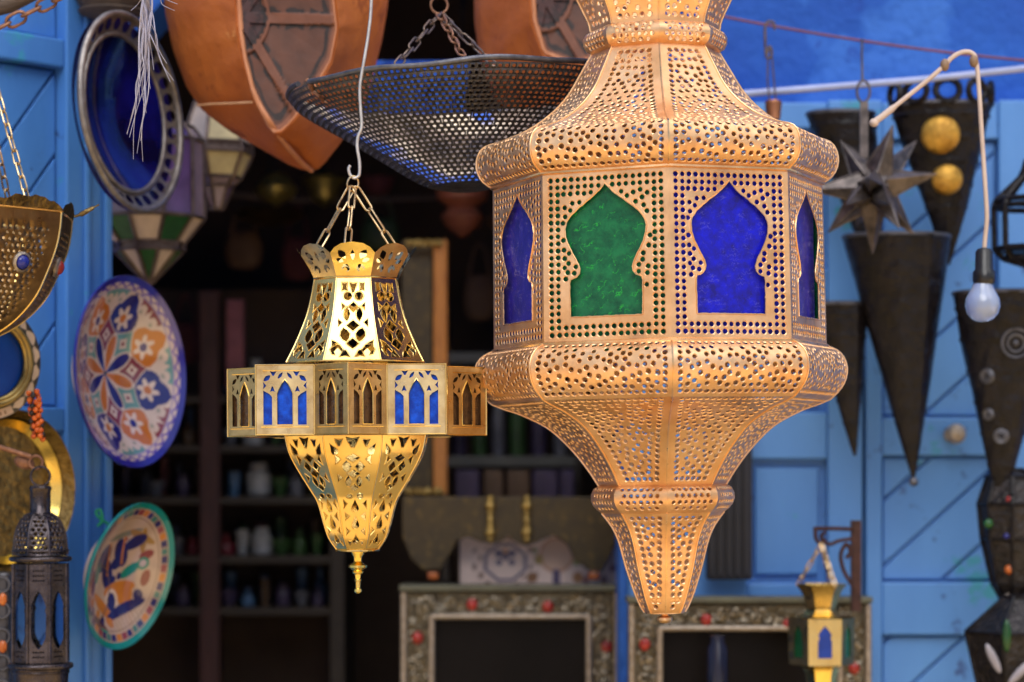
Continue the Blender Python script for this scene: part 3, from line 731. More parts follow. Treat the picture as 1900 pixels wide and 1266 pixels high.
for i in range(16):
    p0, p1 = Vector(plan[i]), Vector(plan[(i+1) % 16]); w = (p1-p0).length*1000; big = i % 4 in (1, 2)
    t = (p1-p0).normalized(); nrm_ = Vector((t.y, -t.x)); mid = (p0+p1)/2
    key = round(w, 1)
    if key not in cache:
        cache[key] = panel(lambda v: w/2, hBt, lambda u, v, off: (u, v, off), belt_holes(w/2, big), (), step=9)
    vs, fs = cache[key]
    mp3 = lambda u, v, o: (mid.x+t.x*u/1000+nrm_.x*o, mid.y+t.y*u/1000+nrm_.y*o, zB0+v/1000)
    mb = MB(); mb.add([mp3(u, v, 0) for u, v, _ in vs], fs); o = mb.build('belt_panel', M['brass_dull'], bl, 40)
    lp = MB()
    for poly in belt_holes(w/2, big)[:1]:
        lp.tube([mp3(u, v, .0003) for u, v in dense(poly, 4)], .0006, 5, True)
    lp.tube([mp3(-w/2+8, hBt-6.5, .0003), mp3(w/2-8, hBt-6.5, .0003)], .0005, 5); lp.tube([mp3(-w/2+6, 8.5, .0003), mp3(w/2-6, 8.5, .0003)], .0006, 5)
    lp.build('tracery_ridge', M['brass'], o, 40)
    gm = MB(); q0 = [mp3(-w/2+5, 5, -.003), mp3(w/2-5, 5, -.003), mp3(w/2-5, hBt-5, -.003), mp3(-w/2+5, hBt-5, -.003)]
    gm.add(q0+[(x-nrm_.x*.002, y-nrm_.y*.002, z) for x, y, z in q0], [(0, 1, 2, 3), (7, 6, 5, 4), (0, 4, 5, 1), (1, 5, 6, 2), (2, 6, 7, 3), (3, 7, 4, 0)])
    gm.build('glass', M['belt_blue' if big else 'belt_brown'], o, 0)
mb = MB()
for z, rr in ((zB1, 120), (zB0, 127)):
    ring_ = [(rr*k8/F*DB*sin(pi/8+pi/4*j), -rr*k8/F*DB*cos(pi/8+pi/4*j)) for j in range(8)]
    pts2 = [Vector(p) for p in plan]+[Vector(p) for p in ring_]
    vo, _, fo, _, _, _ = delaunay_2d_cdt(pts2, [(i, (i+1) % 16) for i in range(16)]+[(16+i, 16+(i+1) % 8) for i in range(8)], [], 0, 1e-7)
    pl = [tuple(p) for p in plan]
    fs = [tuple(f) for f in fo if in_poly(sum(vo[i].x for i in f)/3, sum(vo[i].y for i in f)/3, pl) and not in_poly(sum(vo[i].x for i in f)/3, sum(vo[i].y for i in f)/3, ring_)]
    mb.add([(p.x, p.y, z) for p in vo], fs)
for i in range(16):
    x, y = plan[i]; mb.tube([(x, y, zB0), (x, y, zB1)], .0010, 6)
    for z in (zB0, zB1): mb.tube([(x, y, z), (*plan[(i+1) % 16], z)], .0008, 6)
mb.build('belt_frame', M['brass'], bl, 30)
zf = lambda y: (880-y)/F*DB
mb = MB(); mb.lathe([(x/F*DB, zf(y)) for y, x in ((1020, 1), (1020, 37), (1023, 37), (1024, 13), (1028, 12), (1034, 8), (1042, 7.5), (1046, 12), (1049, 17), (1053, 17.5), (1057, 12), (1060, 9), (1061, 11), (1064, 10), (1066, 6), (1074, 5), (1075, 7), (1078, 7), (1079, 5), (1092, 4.6), (1093, 7), (1098, 7.5), (1101, 5), (1102, .5))], 20)
mb.build('finial', M['brass_bright'], bl, 45)
apx = (-4/F*DB, 0, zf(352))
for i, (x, y, z) in enumerate(((-73, -20, 470), (-11, -78, 470), (78, -10, 472), (10, 70, 480))):
    if i == 3: continue
    ch = MB(); ch.chain((x/F*DB, y/F*DB, zf(z)), (apx[0]+x*.05/F*DB, apx[1]-.004*(i == 1), apx[2]+.002), .0285, .0082, .00125); ch.build('chain', M['chain'], bl, 50)
mb = MB(); mb.ring((-5/F*DB, 0, zf(341)), 14/F*DB, .0012, Matrix.Rotation(.25, 3, 'Y') @ Matrix.Rotation(.5, 3, 'Z'), .8); mb.build('hanging_ring', M['chain'], bl, 50)
# wire with a hook, holding that lantern
wp = [(690, -160), (689, 0), (684, 60), (676, 110), (668, 160), (669, 200), (671, 235), (664, 255), (663, 275), (667, 300), (667, 322), (664, 328), (657, 331), (650, 325), (647, 314), (650, 307)]
mb = MB(); pts = [P(x, y, DB) for x, y in wp]
def smoothp(pts, k=5):
    out = []
    for i in range(len(pts)-1):
        a, b, c, d = pts[max(i-1, 0)], pts[i], pts[i+1], pts[min(i+2, len(pts)-1)]
        for j in range(k):
            t = j/k; out.append(.5*(2*b+(c-a)*t+(2*a-5*b+4*c-d)*t*t+(3*b-a-3*c+d)*t**3))
    return out+[pts[-1]]
mb.tube(smoothp(pts), .0019, 8); mb.single('hook_wire', M['wire'], 'bent grey wire with a hook holding up the fretted brass lantern', 'wire', None, None, None, 60)

# ------------------------------------------------------------------ dark perforated iron bowl
DI = 2.98
ib = thing('perforated_bowl', 'dark perforated iron bowl with a torn rim hanging by three chains', 'hanging bowl', P(858, 165, DI), None, (0, radians(-2.6), 0), True)
pb = [(165, 326), (180, 317), (200, 297), (250, 218), (290, 158), (330, 98), (349, 60)]
IP = Prof(pb, DI, 165, 1, 4)
mb = MB(); v = 5.0; CE = 7.9
while v < IP.L-CE:
    n = int(2*pi*IP.r(v+CE/2)*1000/CE); n = max(12, n-n % 4); v2 = v+CE; hr = CE*.275
    for k in range(n):
        a = 2*pi*(k+random.uniform(-.06, .06))/n+(.5*2*pi/n if int(v/CE) % 2 else 0); da = pi/n*1.02; vm = (v+v2)/2
        def q(u, w, o=0):
            nr, nz = IP.nrm(w); R = IP.r(w)+o*nr; an = a+u; return (R*sin(an), -R*cos(an), IP.z(w)+o*nz)
        um = hr/1000/IP.r(vm)
        outer = [q(-da, v), q(0, v), q(da, v), q(da, vm), q(da, v2), q(0, v2), q(-da, v2), q(-da, vm)]
        s7 = .7071
        inner = [q(x*um, vm+y*hr, .0011) for x, y in ((-s7, -s7), (0, -1), (s7, -s7), (1, 0), (s7, s7), (0, 1), (-s7, s7), (-1, 0))]
        mb.add(outer+inner, [(i, (i+1) % 8, 8+(i+1) % 8, 8+i) for i in range(8)])
    v = v2
rb, zbm = IP.r(v), IP.z(v)
mb.lathe([(rb*1.01, zbm+.0006), (rb*.9, zbm-.002), (rb*.5, zbm-.006), (.001, zbm-.007)], 32)
mb.build('bowl', M['iron'], ib, 0)
mb = MB(); nR = 90; rimpts = []
for k in range(nR):
    a = 2*pi*k/nR
    if -1.10 < ((a+pi) % (2*pi)-pi) < -0.98: continue
    R = IP.r(3)*(1+.006*sin(5*a)+.004*sin(11*a)); rimpts.append((R*sin(a), -R*cos(a), IP.z(2)+.002*sin(3*a)+.0015*sin(9*a)))
i0 = next(i for i in range(len(rimpts)) if atan2(rimpts[i][0], -rimpts[i][1]) < -0.9 and atan2(rimpts[i][0], -rimpts[i][1]) > -1.0)
mb.tube(rimpts[i0:]+rimpts[:i0], .0034, 8); mb.build('rim', M['iron_rim'], ib, 60)
tear = MB()
a = -1.04
tp = [(IP.r(w)*1.012*sin(a+d), -IP.r(w)*1.012*cos(a+d), IP.z(w)) for w, d in ((0, .06), (8, .075), (16, .05), (24, .075), (34, .06), (38, .075))]
tear.tube(tp, [.0028, .0035, .0022, .003, .0018, .001], 6); tear.build('torn_edge', M['rust'], ib, 0)
lm = MB(); lm.lathe([(IP.r(w)-.010, IP.z(w)+.004) for w in np.linspace(4, IP.L-4, 20)], 40, None, pi*.5, pi*1.5)  # added half shell; its colour imitates light on the far inner wall
mlin, t, b, new, link = nodes('painted_inner_light')
n1 = noise(t, new, link, 9, 3); r1 = ramp(new, link, n1.outputs['Fac'], [(.34, (.05, .035, .03)), (.46, (.30, .21, .15)), (.56, (.86, .70, .50)), (.66, (.62, .46, .30))])
n2 = noise(t, new, link, 7.3, 2); f2 = mapr(new, link, n2.outputs['Fac'], .56, .60, 0, 1)
mx = new('MixRGB'); mx.inputs[2].default_value = (.02, .12, .60, 1); link(f2.outputs[0], mx.inputs[0]); link(r1.outputs[0], mx.inputs[1]); link(mx.outputs[0], b.inputs['Base Color'])
lm.build('lit_wall_shell', mlin, ib, 60)
ring_c = Vector((S(-36, DI), 0, S(157, DI)))
for dx, dy, dz in ((-95, -185, 40), (5, -270, 58), (52, -150, 52)):
    ch = MB(); ch.chain((S(dx*1.2, DI), S(dy, DI), S(15, DI)), ring_c+Vector((0, 0, -.011)), .030, .0095, .0013); ch.build('chain', M['rust'] if dx == 5 else M['old_chain'], ib, 50)
mb = MB(); mb.ring(ring_c, S(16, DI), .0016, Matrix.Rotation(.2, 3, 'Z')); mb.tube([ring_c+Vector((0, 0, S(16, DI))), ring_c+Vector((0, 0, S(240, DI)))], .0015, 6); mb.build('hanging_ring', M['rust'], ib, 50)

# ------------------------------------------------------------------ leather poufs
def by_angle(poly, c, n):
    out = []; m = len(poly)
    for k in range(n):
        a = 2*pi*k/n; d = (cos(a), sin(a)); best = 0
        for i in range(m):
            x0, y0 = poly[i-1][0]-c[0], poly[i-1][1]-c[1]; x1, y1 = poly[i][0]-c[0], poly[i][1]-c[1]
            ex, ey = x1-x0, y1-y0; den = d[0]*ey-d[1]*ex
            if abs(den) < 1e-9: continue
            t = (x0*ey-y0*ex)/den; s = (x0*d[1]-y0*d[0])/den
            if t > 0 and -1e-6 <= s <= 1+1e-6: best = max(best, t)
        out.append((c[0]+d[0]*best, c[1]+d[1]*best))
    return out
def pouf(label, outline, base, hub, Dn, Df, med):
    c = (sum(p[0] for p in base)/len(base), sum(p[1] for p in base)/len(base)); n = 96
    o = by_angle(outline, c, n); b_ = by_angle(base, c, n)
    t = thing('leather_pouf', label, 'pouf', P(c[0], c[1], Df), 'unstuffed leather poufs hung up')
    mb = MB(); rings = []
    for s, D, k in ((0, Dn, 0), (.06, Dn-.006, 0), (.3, Dn+(Df-Dn)*.16, 4), (.6, Dn+(Df-Dn)*.45, 7), (.85, Dn+(Df-Dn)*.75, 5), (1.0, Df, 0), (.96, Df+.04, 0), (.5, Df+.07, 0), (.02, Df+.08, 0)):
        f = 1+D*0; ring_ = []
        for i in range(n):
            x = b_[i][0]+(o[i][0]-b_[i][0])*s if D <= Df else c[0]+(o[i][0]-c[0])*s; y = b_[i][1]+(o[i][1]-b_[i][1])*s if D <= Df else c[1]+(o[i][1]-c[1])*s
            dd = k*.0016*sin(i*.55+s*7)*sin(i*.21)+random.uniform(-.0008, .0008)
            ring_.append(P(x, y, D+dd))
        rings.append(ring_)
    vs = [p for r_ in rings for p in r_]; fs = [(i*n+k, i*n+(k+1) % n, (i+1)*n+(k+1) % n, (i+1)*n+k) for i in range(len(rings)-1) for k in range(n)]
    mb.add(vs, fs); mb.build('side', M['leather'], t, 80)
    nr = 110; g_ = []; cols = []; na = 260; bb = by_angle(base, hub, na)
    for j in range(nr+1):
        s = j/nr
        for k in range(na):
            x = hub[0]+(bb[k][0]-hub[0])*s; y = hub[1]+(bb[k][1]-hub[1])*s; a = 2*pi*k/na
            mx_, my_ = x-med[0], (y-med[1])/1.3; rho = sqrt(mx_*mx_+my_*my_); an = atan2(my_, mx_); th = ((an-.02)*7/(2*pi)+.5) % 1-.5
            w = abs(th)*2*pi/7*rho; wob = 2.2*sin(rho*.16+an*5)+1.5*sin(an*23+s*9)
            if s > .94: col = (.24, .080, .036)
            elif rho < 40+wob*.6: col = (.062, .022, .020) if int(rho/9+wob*.2) % 3 else (.030, .011, .011)
            elif rho < 47+wob: col = (.016, .007, .006)
            elif rho < 54 or w < 8: col = (.17, .055, .025)
            elif (w < 14+wob and sin(rho*.14) > -.75) or (s > .845+wob*.006 and s < .90+wob*.006): col = (.018, .008, .006)
            else: col = mul((.105, .034, .016), .85+.3*((sin(x*.11)*sin(y*.07)+1)/2))
            g_.append(P(x, y, Dn+.012-.012*s+(-.0035 if 47 < rho < 54 or w < 8 else 0))); cols.append(col)
    fs = [(j*na+k, j*na+(k+1) % na, (j+1)*na+(k+1) % na, (j+1)*na+k) for j in range(nr) for k in range(na)]
    mb = MB(); mb.add(g_, fs); mb.col = np.array(cols); mb.build('base', M['hide'], t, 80)
    mb = MB(); mb.tube([P(x, y, Dn-.003) for x, y in b_], [.0034 if x < c[0]-8 else .0016 for x, y in b_], 6, True); mb.build('piping', M['leather_edge'], t, 60)
    return t, c
base1 = [(443, 0), (447, 60), (455, 110), (469, 167), (487, 208), (500, 234), (511, 246), (524, 242), (548, 216), (581, 167), (613, 112), (624, 52), (618, 0), (600, -90), (575, -160), (530, -210), (490, -170), (460, -100), (446, -40)]
out1 = [(318, -150), (303, -40), (306, 20), (320, 90), (345, 160), (375, 205), (424, 243), (490, 280), (536, 306), (557, 314), (573, 318), (586, 318), (600, 306), (640, 255), (672, 205), (690, 150), (708, 80), (720, 10), (722, -70), (700, -170), (620, -250), (500, -270), (400, -240)]
pf, c1 = pouf('large tan leather pouf hung open side on, its brown petal patterned base showing', out1, base1, (500, 30), 3.17, 3.30, (447, 32))
mb = MB(); mb.tube([P(x, y, D) for x, y, D in ((366, 196, 3.276), (395, 193, 3.238), (430, 192, 3.205), (468, 190, 3.168))], .0016, 6); mb.build('seam', M['thread'], pf, 60)
mb = MB(); mb.tube(smoothp([P(x, y, D) for x, y, D in ((468, 164, 3.163), (482, 196, 3.160), (503, 230, 3.162), (530, 268, 3.203), (560, 302, 3.258), (578, 317, 3.292))]), .0036, 6); mb.build('fold_edge', M['leather_edge'], pf, 60)
base2 = [(990, -120), (986, -40), (992, 40), (1010, 98), (1060, 118), (1120, 100), (1165, 30), (1175, -60), (1150, -150), (1080, -200), (1020, -180)]
out2 = [(886, -150), (879, -40), (880, 40), (890, 110), (915, 180), (985, 245), (1060, 262), (1130, 215), (1200, 90), (1215, -40), (1200, -160), (1120, -250), (980, -240)]
pouf('darker leather pouf hung behind the chains of the perforated bowl', out2, base2, (1070, -20), 3.32, 3.44, (1010, -10))
random.seed(5)
mb = MB(); nx, nz = 40, 16; vs = []
for s_ in (0, 1):
    for j in range(nz+1):
        for i in range(nx+1):
            x = 672+194*i/nx+8*sin(j*.5)*(i/nx-.5); y = 112+122*j/nz+10*sin(i*.55)*(j/nz)
            vs.append(P(x, y, 3.62+.012*sin(i*.62+.3*sin(j*.4))+s_*.004))
N_ = (nx+1)*(nz+1); fs = [(j*(nx+1)+i, j*(nx+1)+i+1, (j+1)*(nx+1)+i+1, (j+1)*(nx+1)+i) for j in range(nz) for i in range(nx)]
mb.add(vs, fs+[tuple(N_+q for q in reversed(f)) for f in fs]); mb.single('blue_cloth', paint('blue_cotton', (.03, .13, .62), (.015, .07, .40), 12, .8), 'bright blue cloth hanging in folds behind the perforated bowl', 'cloth', smooth=80)

# ------------------------------------------------------------------ plates and dishes on the shutter edge
def facing(phi, tau):
    n = Vector((sin(phi)*cos(tau), -cos(phi), -sin(phi)*sin(tau))); e1 = Vector((cos(phi), sin(phi), 0)); e1 = (e1-n*e1.dot(n)).normalized(); return n, e1, n.cross(e1)*-1
def frame_of(c, phi, tau):
    n, e1, e2 = facing(phi, tau)
    if e2.z < 0: e2 = -e2
    return lambda x, y, h: c+e1*x+e2*y+n*h
def disc(mb, fr, R, hfun, nr=90, na=240, thick=.006, colf=None, back=True):
    rr = np.linspace(0.001, 1, nr); A = np.linspace(0, 2*pi, na, endpoint=False); cols = []
    vs = [fr(R*r_*cos(a), R*r_*sin(a), hfun(r_)) for r_ in rr for a in A]
    fs = [(j*na+k, j*na+(k+1) % na, (j+1)*na+(k+1) % na, (j+1)*na+k) for j in range(nr-1) for k in range(na)]
    if colf:
        X = np.outer(rr, np.cos(A)).ravel(); Y = np.outer(rr, np.sin(A)).ravel(); cols = colf(X, Y)
    base = len(vs); m = 0
    if back:
        br = [1.0, .97, .8, .5, .02]
        for i, r_ in enumerate(br): vs += [fr(R*r_*cos(a)*(1.006 if i == 0 else 1), R*r_*sin(a)*(1.006 if i == 0 else 1), hfun(r_)-thick*(.5 if i == 0 else 1)) for a in A]
        fs += [((nr-1)*na+k, (nr-1)*na+(k+1) % na, base+(k+1) % na, base+k) for k in range(na)]
        fs += [(base+j*na+k, base+j*na+(k+1) % na, base+(j+1)*na+(k+1) % na, base+(j+1)*na+k) for j in range(len(br)-1) for k in range(na)]
        if colf: cols = np.vstack([cols, np.tile(cols[(nr-1)*na], (len(br)*na, 1))])
    mb.add(vs, fs)
    if colf: mb.col = cols
    return mb
def put(C_, mask, c): C_[mask] = c
NAVY, ORNG, WINE, TEAL, CREAM = (.016, .014, .15), (.42, .125, .018), (.165, .022, .045), (.11, .24, .25), (.52, .41, .38)
def plate_star(X, Y):
    r = np.hypot(X, Y); a = np.arctan2(Y, X)+.28; C_ = np.tile(CREAM, (len(X), 1)); k = np.round(a/(pi/4)).astype(int)
    d = a-k*pi/4; t = r*np.sin(d); u = r*np.cos(d); alt = (k % 2 == 0)
    a2 = a-pi/8; k2 = np.round(a2/(pi/4)).astype(int); d2 = a2-k2*pi/4; t2 = r*np.sin(d2); u2 = r*np.cos(d2); alt2 = (k2 % 2 == 0)
    fan = (r > .60) & (r < .862) & (np.abs(t2) < .02+.75*np.clip(u2-.585, 0, 1)); GREY = (.24, .24, .22)
    put(C_, fan & alt2, TEAL); put(C_, fan & ~alt2, WINE)
    for s_ in (-1, 1): q = np.hypot((u2-.745)/.085, (t2-s_*.105)/.072); put(C_, fan & (q < 1), mul(CREAM, .95)); put(C_, fan & (q < .35), GREY)
    put(C_, fan & (np.abs(t2) < .042*np.sin(np.clip((u2-.60)/.25, 0, 1)*pi)), CREAM)
    q = (np.abs(u-.595)/.285)**1.15+(np.abs(t)/.235)**1.15+.05*np.cos(np.arctan2(t, u-.595)*8)
    put(C_, q < 1.14, CREAM); put(C_, (q < 1) & alt, NAVY); put(C_, (q < 1) & ~alt, ORNG)
    fl = np.hypot(u-.60, t); fa = np.arctan2(t, u-.60); put(C_, fl < .100*(1+.34*np.cos(6*fa)), mul(CREAM, 1.08)); put(C_, (fl < .045) & alt, ORNG); put(C_, (fl < .045) & ~alt, NAVY)
    q = (np.abs(u2-.405)/.180)**.86+(np.abs(t2)/.165)**.86
    put(C_, (q < 1.10), CREAM); put(C_, (q < 1) & alt2, WINE); put(C_, (q < 1) & ~alt2, TEAL); put(C_, (q < .50), CREAM); put(C_, q < .22, WINE)
    w = .066*np.sin(np.clip(u/.43, 0, 1)*pi)**.7*(.35+1.0*u/.43)
    put(C_, (u < .44) & (np.abs(t) < w+.022), CREAM); put(C_, (u < .41) & (np.abs(t) < w) & alt, ORNG); put(C_, (u < .41) & (np.abs(t) < w) & ~alt, NAVY); put(C_, r < .03, (.03, .03, .03))
    rim = (r > .862); put(C_, rim, CREAM); sc = np.abs(np.sin(a*17))
    put(C_, rim & (np.abs(r-(.88+.045*sc)) < .013), (.10, .055, .33)); put(C_, rim & (r < .878), (.28, .22, .38))
    put(C_, r > .935, (.026, .022, .26)); return C_
def ell(X, Y, x, y, rx, ry, rot=0):
    c, s = cos(radians(rot)), sin(radians(rot)); u = (X-x)*c+(Y-y)*s; v_ = -(X-x)*s+(Y-y)*c; return (u/rx)**2+(v_/ry)**2 < 1
def plate_folk(X, Y):
    r = np.hypot(X, Y); a = np.arctan2(Y, X); C_ = np.tile((.48, .34, .27), (len(X), 1)); nv = (.020, .016, .11); og = (.50, .17, .025); tl = (.010, .20, .16); wn = (.20, .025, .035)
    for x, y, rx, ry, ro, c in ((-.05, .53, .36, .05, 12, (.20, .19, .16)), (-.02, .42, .11, .04, 30, wn), (.33, .50, .30, .055, -18, (.32, .17, .04)), (.40, .44, .055, .2, 20, (.32, .17, .04)),
                                (-.42, .20, .22, .17, 50, nv), (.02, .27, .24, .13, -50, nv), (.26, .42, .20, .10, 22, nv), (-.20, -.03, .24, .13, -60, nv), (-.02, .12, .12, .09, 10, nv),
                                (.54, .24, .12, .07, 20, wn), (.30, .02, .20, .075, 28, tl), (.52, .12, .10, .09, 0, tl), (.52, .12, .06, .05, 0, (.45, .36, .42)), (.60, -.08, .075, .12, -15, wn),
                                (-.66, -.10, .11, .17, 10, nv), (-.52, .02, .07, .15, 0, tl), (.10, -.23, .34, .10, 8, og), (.24, -.30, .16, .16, 0, og), (.50, -.32, .085, .085, 0, nv), (-.04, -.38, .15, .15, 0, (.62, .48, .40)), (-.04, -.40, .10, .12, 0, nv),
                                (-.28, -.45, .34, .075, -34, og), (.22, -.50, .42, .075, 17, nv), (-.45, -.62, .30, .055, -28, (.12, .05, .06)), (-.62, -.36, .06, .06, 0, og), (-.60, -.48, .05, .06, 0, nv), (-.42, -.52, .06, .05, 0, og), (-.30, -.62, .06, .06, 0, nv), (-.10, -.66, .10, .055, -30, og),
                                (-.40, -.76, .22, .05, -5, tl), (-.02, -.10, .06, .05, 0, nv), (.10, -.06, .05, .05, 0, nv)):
        put(C_, ell(X, Y, x, y, rx, ry, ro), c)
    put(C_, (np.abs(X+.30*Y+.20) < .022) & (Y > -.05) & (Y < .42), og); put(C_, (np.abs(X+.28*Y-.14) < .022) & (Y > .1) & (Y < .5), og)
    fe = (np.abs(np.sin((X*.9+Y*.5)*42)) < .35) & ell(X, Y, .22, -.66, .42, .10, 17); put(C_, fe, (.32, .20, .13))
    put(C_, np.abs(np.hypot(X+.45, Y+.25)-.36) < .012, (.15, .09, .06)); put(C_, np.abs(r-.78) < .008, (.25, .16, .12))
    rim = r > .82; put(C_, rim, (.42, .28, .22)); k = np.floor((a+pi)/(2*pi)*44).astype(int) % 5
    for i, c in enumerate((nv, og, (.24, .04, .06), nv, (.05, .16, .15))): put(C_, rim & (r < .905) & (k == i) & (np.abs(((a+pi)/(2*pi)*44) % 1-.5) < .42), c)
    put(C_, r > .92, (.008, .22, .21)); return C_
def dishprof(d, rimw, flat=.0):
    return lambda r: -d*(1-min(1, r/(1-rimw))**2)+(flat*(r-(1-rimw))/rimw if r > 1-rimw else 0)
def ceramic(name, label, c, R, phi, tau, colf, d, rimw, foot):
    t = thing(name, label, 'plate', c); fr = frame_of(c, phi, tau)
    mb = MB(); disc(mb, fr, R, dishprof(d, rimw, .006), 130, 300, .006, colf); mb.build('dish', M['ceramic'], t, 60)
    ft = MB(); n = 40
    vs = []; 
    for rr, hh in ((.42, -d-.002), (.46, -d-foot), (.50, -d-foot), (.52, -d+.004)): vs += [fr(R*rr*cos(2*pi*k/n), R*rr*sin(2*pi*k/n), hh) for k in range(n)]
    ft.add(vs, [(j*n+k, j*n+(k+1) % n, (j+1)*n+(k+1) % n, (j+1)*n+k) for j in range(3) for k in range(n)]); ft.build('foot', M['glaze_back'], t, 50)
    return t, fr
DP = 3.32
ceramic('ceramic_plate', 'purple rimmed plate painted with an eight petal star and flower medallions', P(240, 690, DP), S(178, DP), radians(64.5), radians(-2.5), plate_star, .040, .09, .009)
t, fr = ceramic('ceramic_plate', 'teal rimmed plate painted with navy, orange and green folk motifs', P(238, 1068, DP), S(139, DP), radians(66), radians(13), plate_folk, .022, .12, .016)
mb = MB(); c = P(184, 966, DP); mb.tube(smoothp([c+Vector(v_) for v_ in ((.012, .01, -.006), (0, 0, .004), (-.004, 0, .012), (.002, 0, .014), (.004, 0, .0), (-.002, 0, -.008))]), .0022, 6); mb.build('string', paint('green_string', (.02, .36, .16), (.01, .25, .1), 30, .6), t, 50)
# blue glass dish with a holed tin border
c = P(236, 210, 3.27); t = thing('mirror_dish', 'deep blue oval looking dish in a grey tin border punched with round holes', 'dish', c); fr = frame_of(c, radians(69), radians(-5)); R = S(183, 3.27)
mb = MB(); disc(mb, fr, R*.80, lambda r: -.034*(1-r*r)-.004, 40, 96, .004); mb.build('bowl', M['dish_blue'], t, 60)
mb = MB(); n = 32
for k in range(n):      # border cells with a hole each
    a0_, a1_ = 2*pi*k/n, 2*pi*(k+1)/n; am = (a0_+a1_)/2
    hh = lambda r_: -.006+.014*(r_-.8)/.2
    B = [(.79, a0_), (.79, am), (.79, a1_), (.9, a1_), (1, a1_), (1, am), (1, a0_), (.9, a0_)]
    I = [(.9-.058*s7, am-.075*s7), (.9-.058, am), (.9-.058*s7, am+.075*s7), (.9, am+.075), (.9+.058*s7, am+.075*s7), (.9+.058, am), (.9+.058*s7, am-.075*s7), (.9, am-.075)]
    vs = [fr(R*r_*cos(a), R*r_*sin(a), hh(r_)) for r_, a in B]+[fr(R*r_*cos(a), R*r_*sin(a), hh(r_)) for r_, a in I]
    mb.add(vs, [(i, (i+1) % 8, 8+(i+1) % 8, 8+i) for i in range(8)])
for r_, h_, tk in ((.80, -.003, .0034), (.995, .008, .0048)): mb.tube([fr(R*r_*cos(2*pi*k/72), R*r_*sin(2*pi*k/72), h_) for k in range(72)], tk, 8, True)
mb.build('border', M['dish_metal'], t, 50)
mb = MB(); vs = []
for r_, h_ in ((.80, -.012), (.995, -.001)): vs += [fr(R*r_*cos(2*pi*k/72), R*r_*sin(2*pi*k/72), h_-.004) for k in range(72)]
mb.add(vs, [(k, (k+1) % 72, 72+(k+1) % 72, 72+k) for k in range(72)]); mb.build('border_glass', M['void_blue'], t, 50)
# dark round bowl at the top edge of the picture
mb = MB(); c = P(208, -30, 3.36); mb.lathe([(S(r_, 3.36), S(z, 3.36)) for r_, z in ((2, -70), (30, -66), (56, -50), (70, -24), (76, 10), (70, 60), (40, 80))], 32, Matrix.Translation(c)); mb.lathe([(S(60, 3.36), S(-49, 3.36)), (S(63, 3.36), S(-52, 3.36)), (S(60, 3.36), S(-56, 3.36)), (S(30, 3.36), S(-70, 3.36))], 32, Matrix.Translation(c))
mb.single('wooden_bowl', M['beam'], 'dark brown round bowl hanging above the blue dish', 'bowl')

# ------------------------------------------------------------------ leaded glass lanterns and other faceted lamps
def faceted(root, px, cx, D, n, a0, panes, bar, barmat, pane_names='pane', y0=None, local=False):
    C0 = P(cx, 0, D); q = [(S(r_, D), P(0, y, D).z) for y, r_ in px]
    V = lambda i, k, f=1.0: Vector((C0.x+q[i][0]*f*sin(a0+2*pi*(k+.5)/n), D-q[i][0]*f*cos(a0+2*pi*(k+.5)/n), q[i][1]))
    fb = MB()
    for i in range(len(q)):
        if q[i][0] > .004: fb.tube([V(i, k) for k in range(n)], bar, 6, True)
    for i in range(len(q)-1):
        for k in range(n):
            fb.tube([V(i, k), V(i+1, k)], bar, 6)
            m_ = panes(i, k)
            if not m_: continue
            a, b_, c_, d = V(i, k-1, .985), V(i, k, .985), V(i+1, k, .985), V(i+1, k-1, .985)
            nn = (b_-a).cross(c_-a)
            if nn.length < 1e-12: nn = (b_-d).cross(c_-d)
            nn = nn.normalized()*.0012
            pm = MB(); pm.add([a, b_, c_, d, a+nn, b_+nn, c_+nn, d+nn], [(0, 1, 2, 3), (7, 6, 5, 4), (0, 4, 5, 1), (1, 5, 6, 2), (2, 6, 7, 3), (3, 7, 4, 0)]); pm.build(pane_names, M[m_], root, 0)
    fb.build('frame', barmat, root, 40)
cyc = lambda L: (lambda i, k: L[i][k % len(L[i])])
D2 = 3.62
t = thing('glass_lantern', 'leaded lantern with violet, cream and green panes behind the blue dish', 'lantern', P(277, 525, D2), 'leaded glass lanterns by the shutter')
faceted(t, [(235, 80), (262, 100), (405, 102), (452, 64), (465, 64), (527, 4)], 277, D2, 10, .1, cyc([['mauve', 'violet'], ['mauve', 'violet', 'mauve', 'bluep', 'mauve'], ['cream', 'greenp', 'cream', 'cream', 'greenp'], ['tin'], ['greenp', 'cream']]), .0030, M['tin'])
mb = MB(); mb.tube([P(277, 230, D2), P(277, -200, D2)], .002, 6); mb.build('hanging_wire', M['wire'], t, 0)
t = thing('glass_lantern', 'small leaded lantern with yellowish panes half hidden behind the large pouf', 'lantern', P(402, 385, 3.74), 'leaded glass lanterns by the shutter')
faceted(t, [(190, 40), (268, 66), (285, 68), (330, 46), (345, 30), (388, 12)], 402, 3.74, 6, .35, cyc([['amber_cream', 'cream'], ['tin'], ['amber_cream'], ['mauve'], ['mauve', 'violet']]), .0030, M['tin'])
mb = MB(); mb.tube([P(402, 190, 3.74), P(402, -200, 3.74)], .002, 6); mb.build('hanging_wire', M['wire'], t, 0)

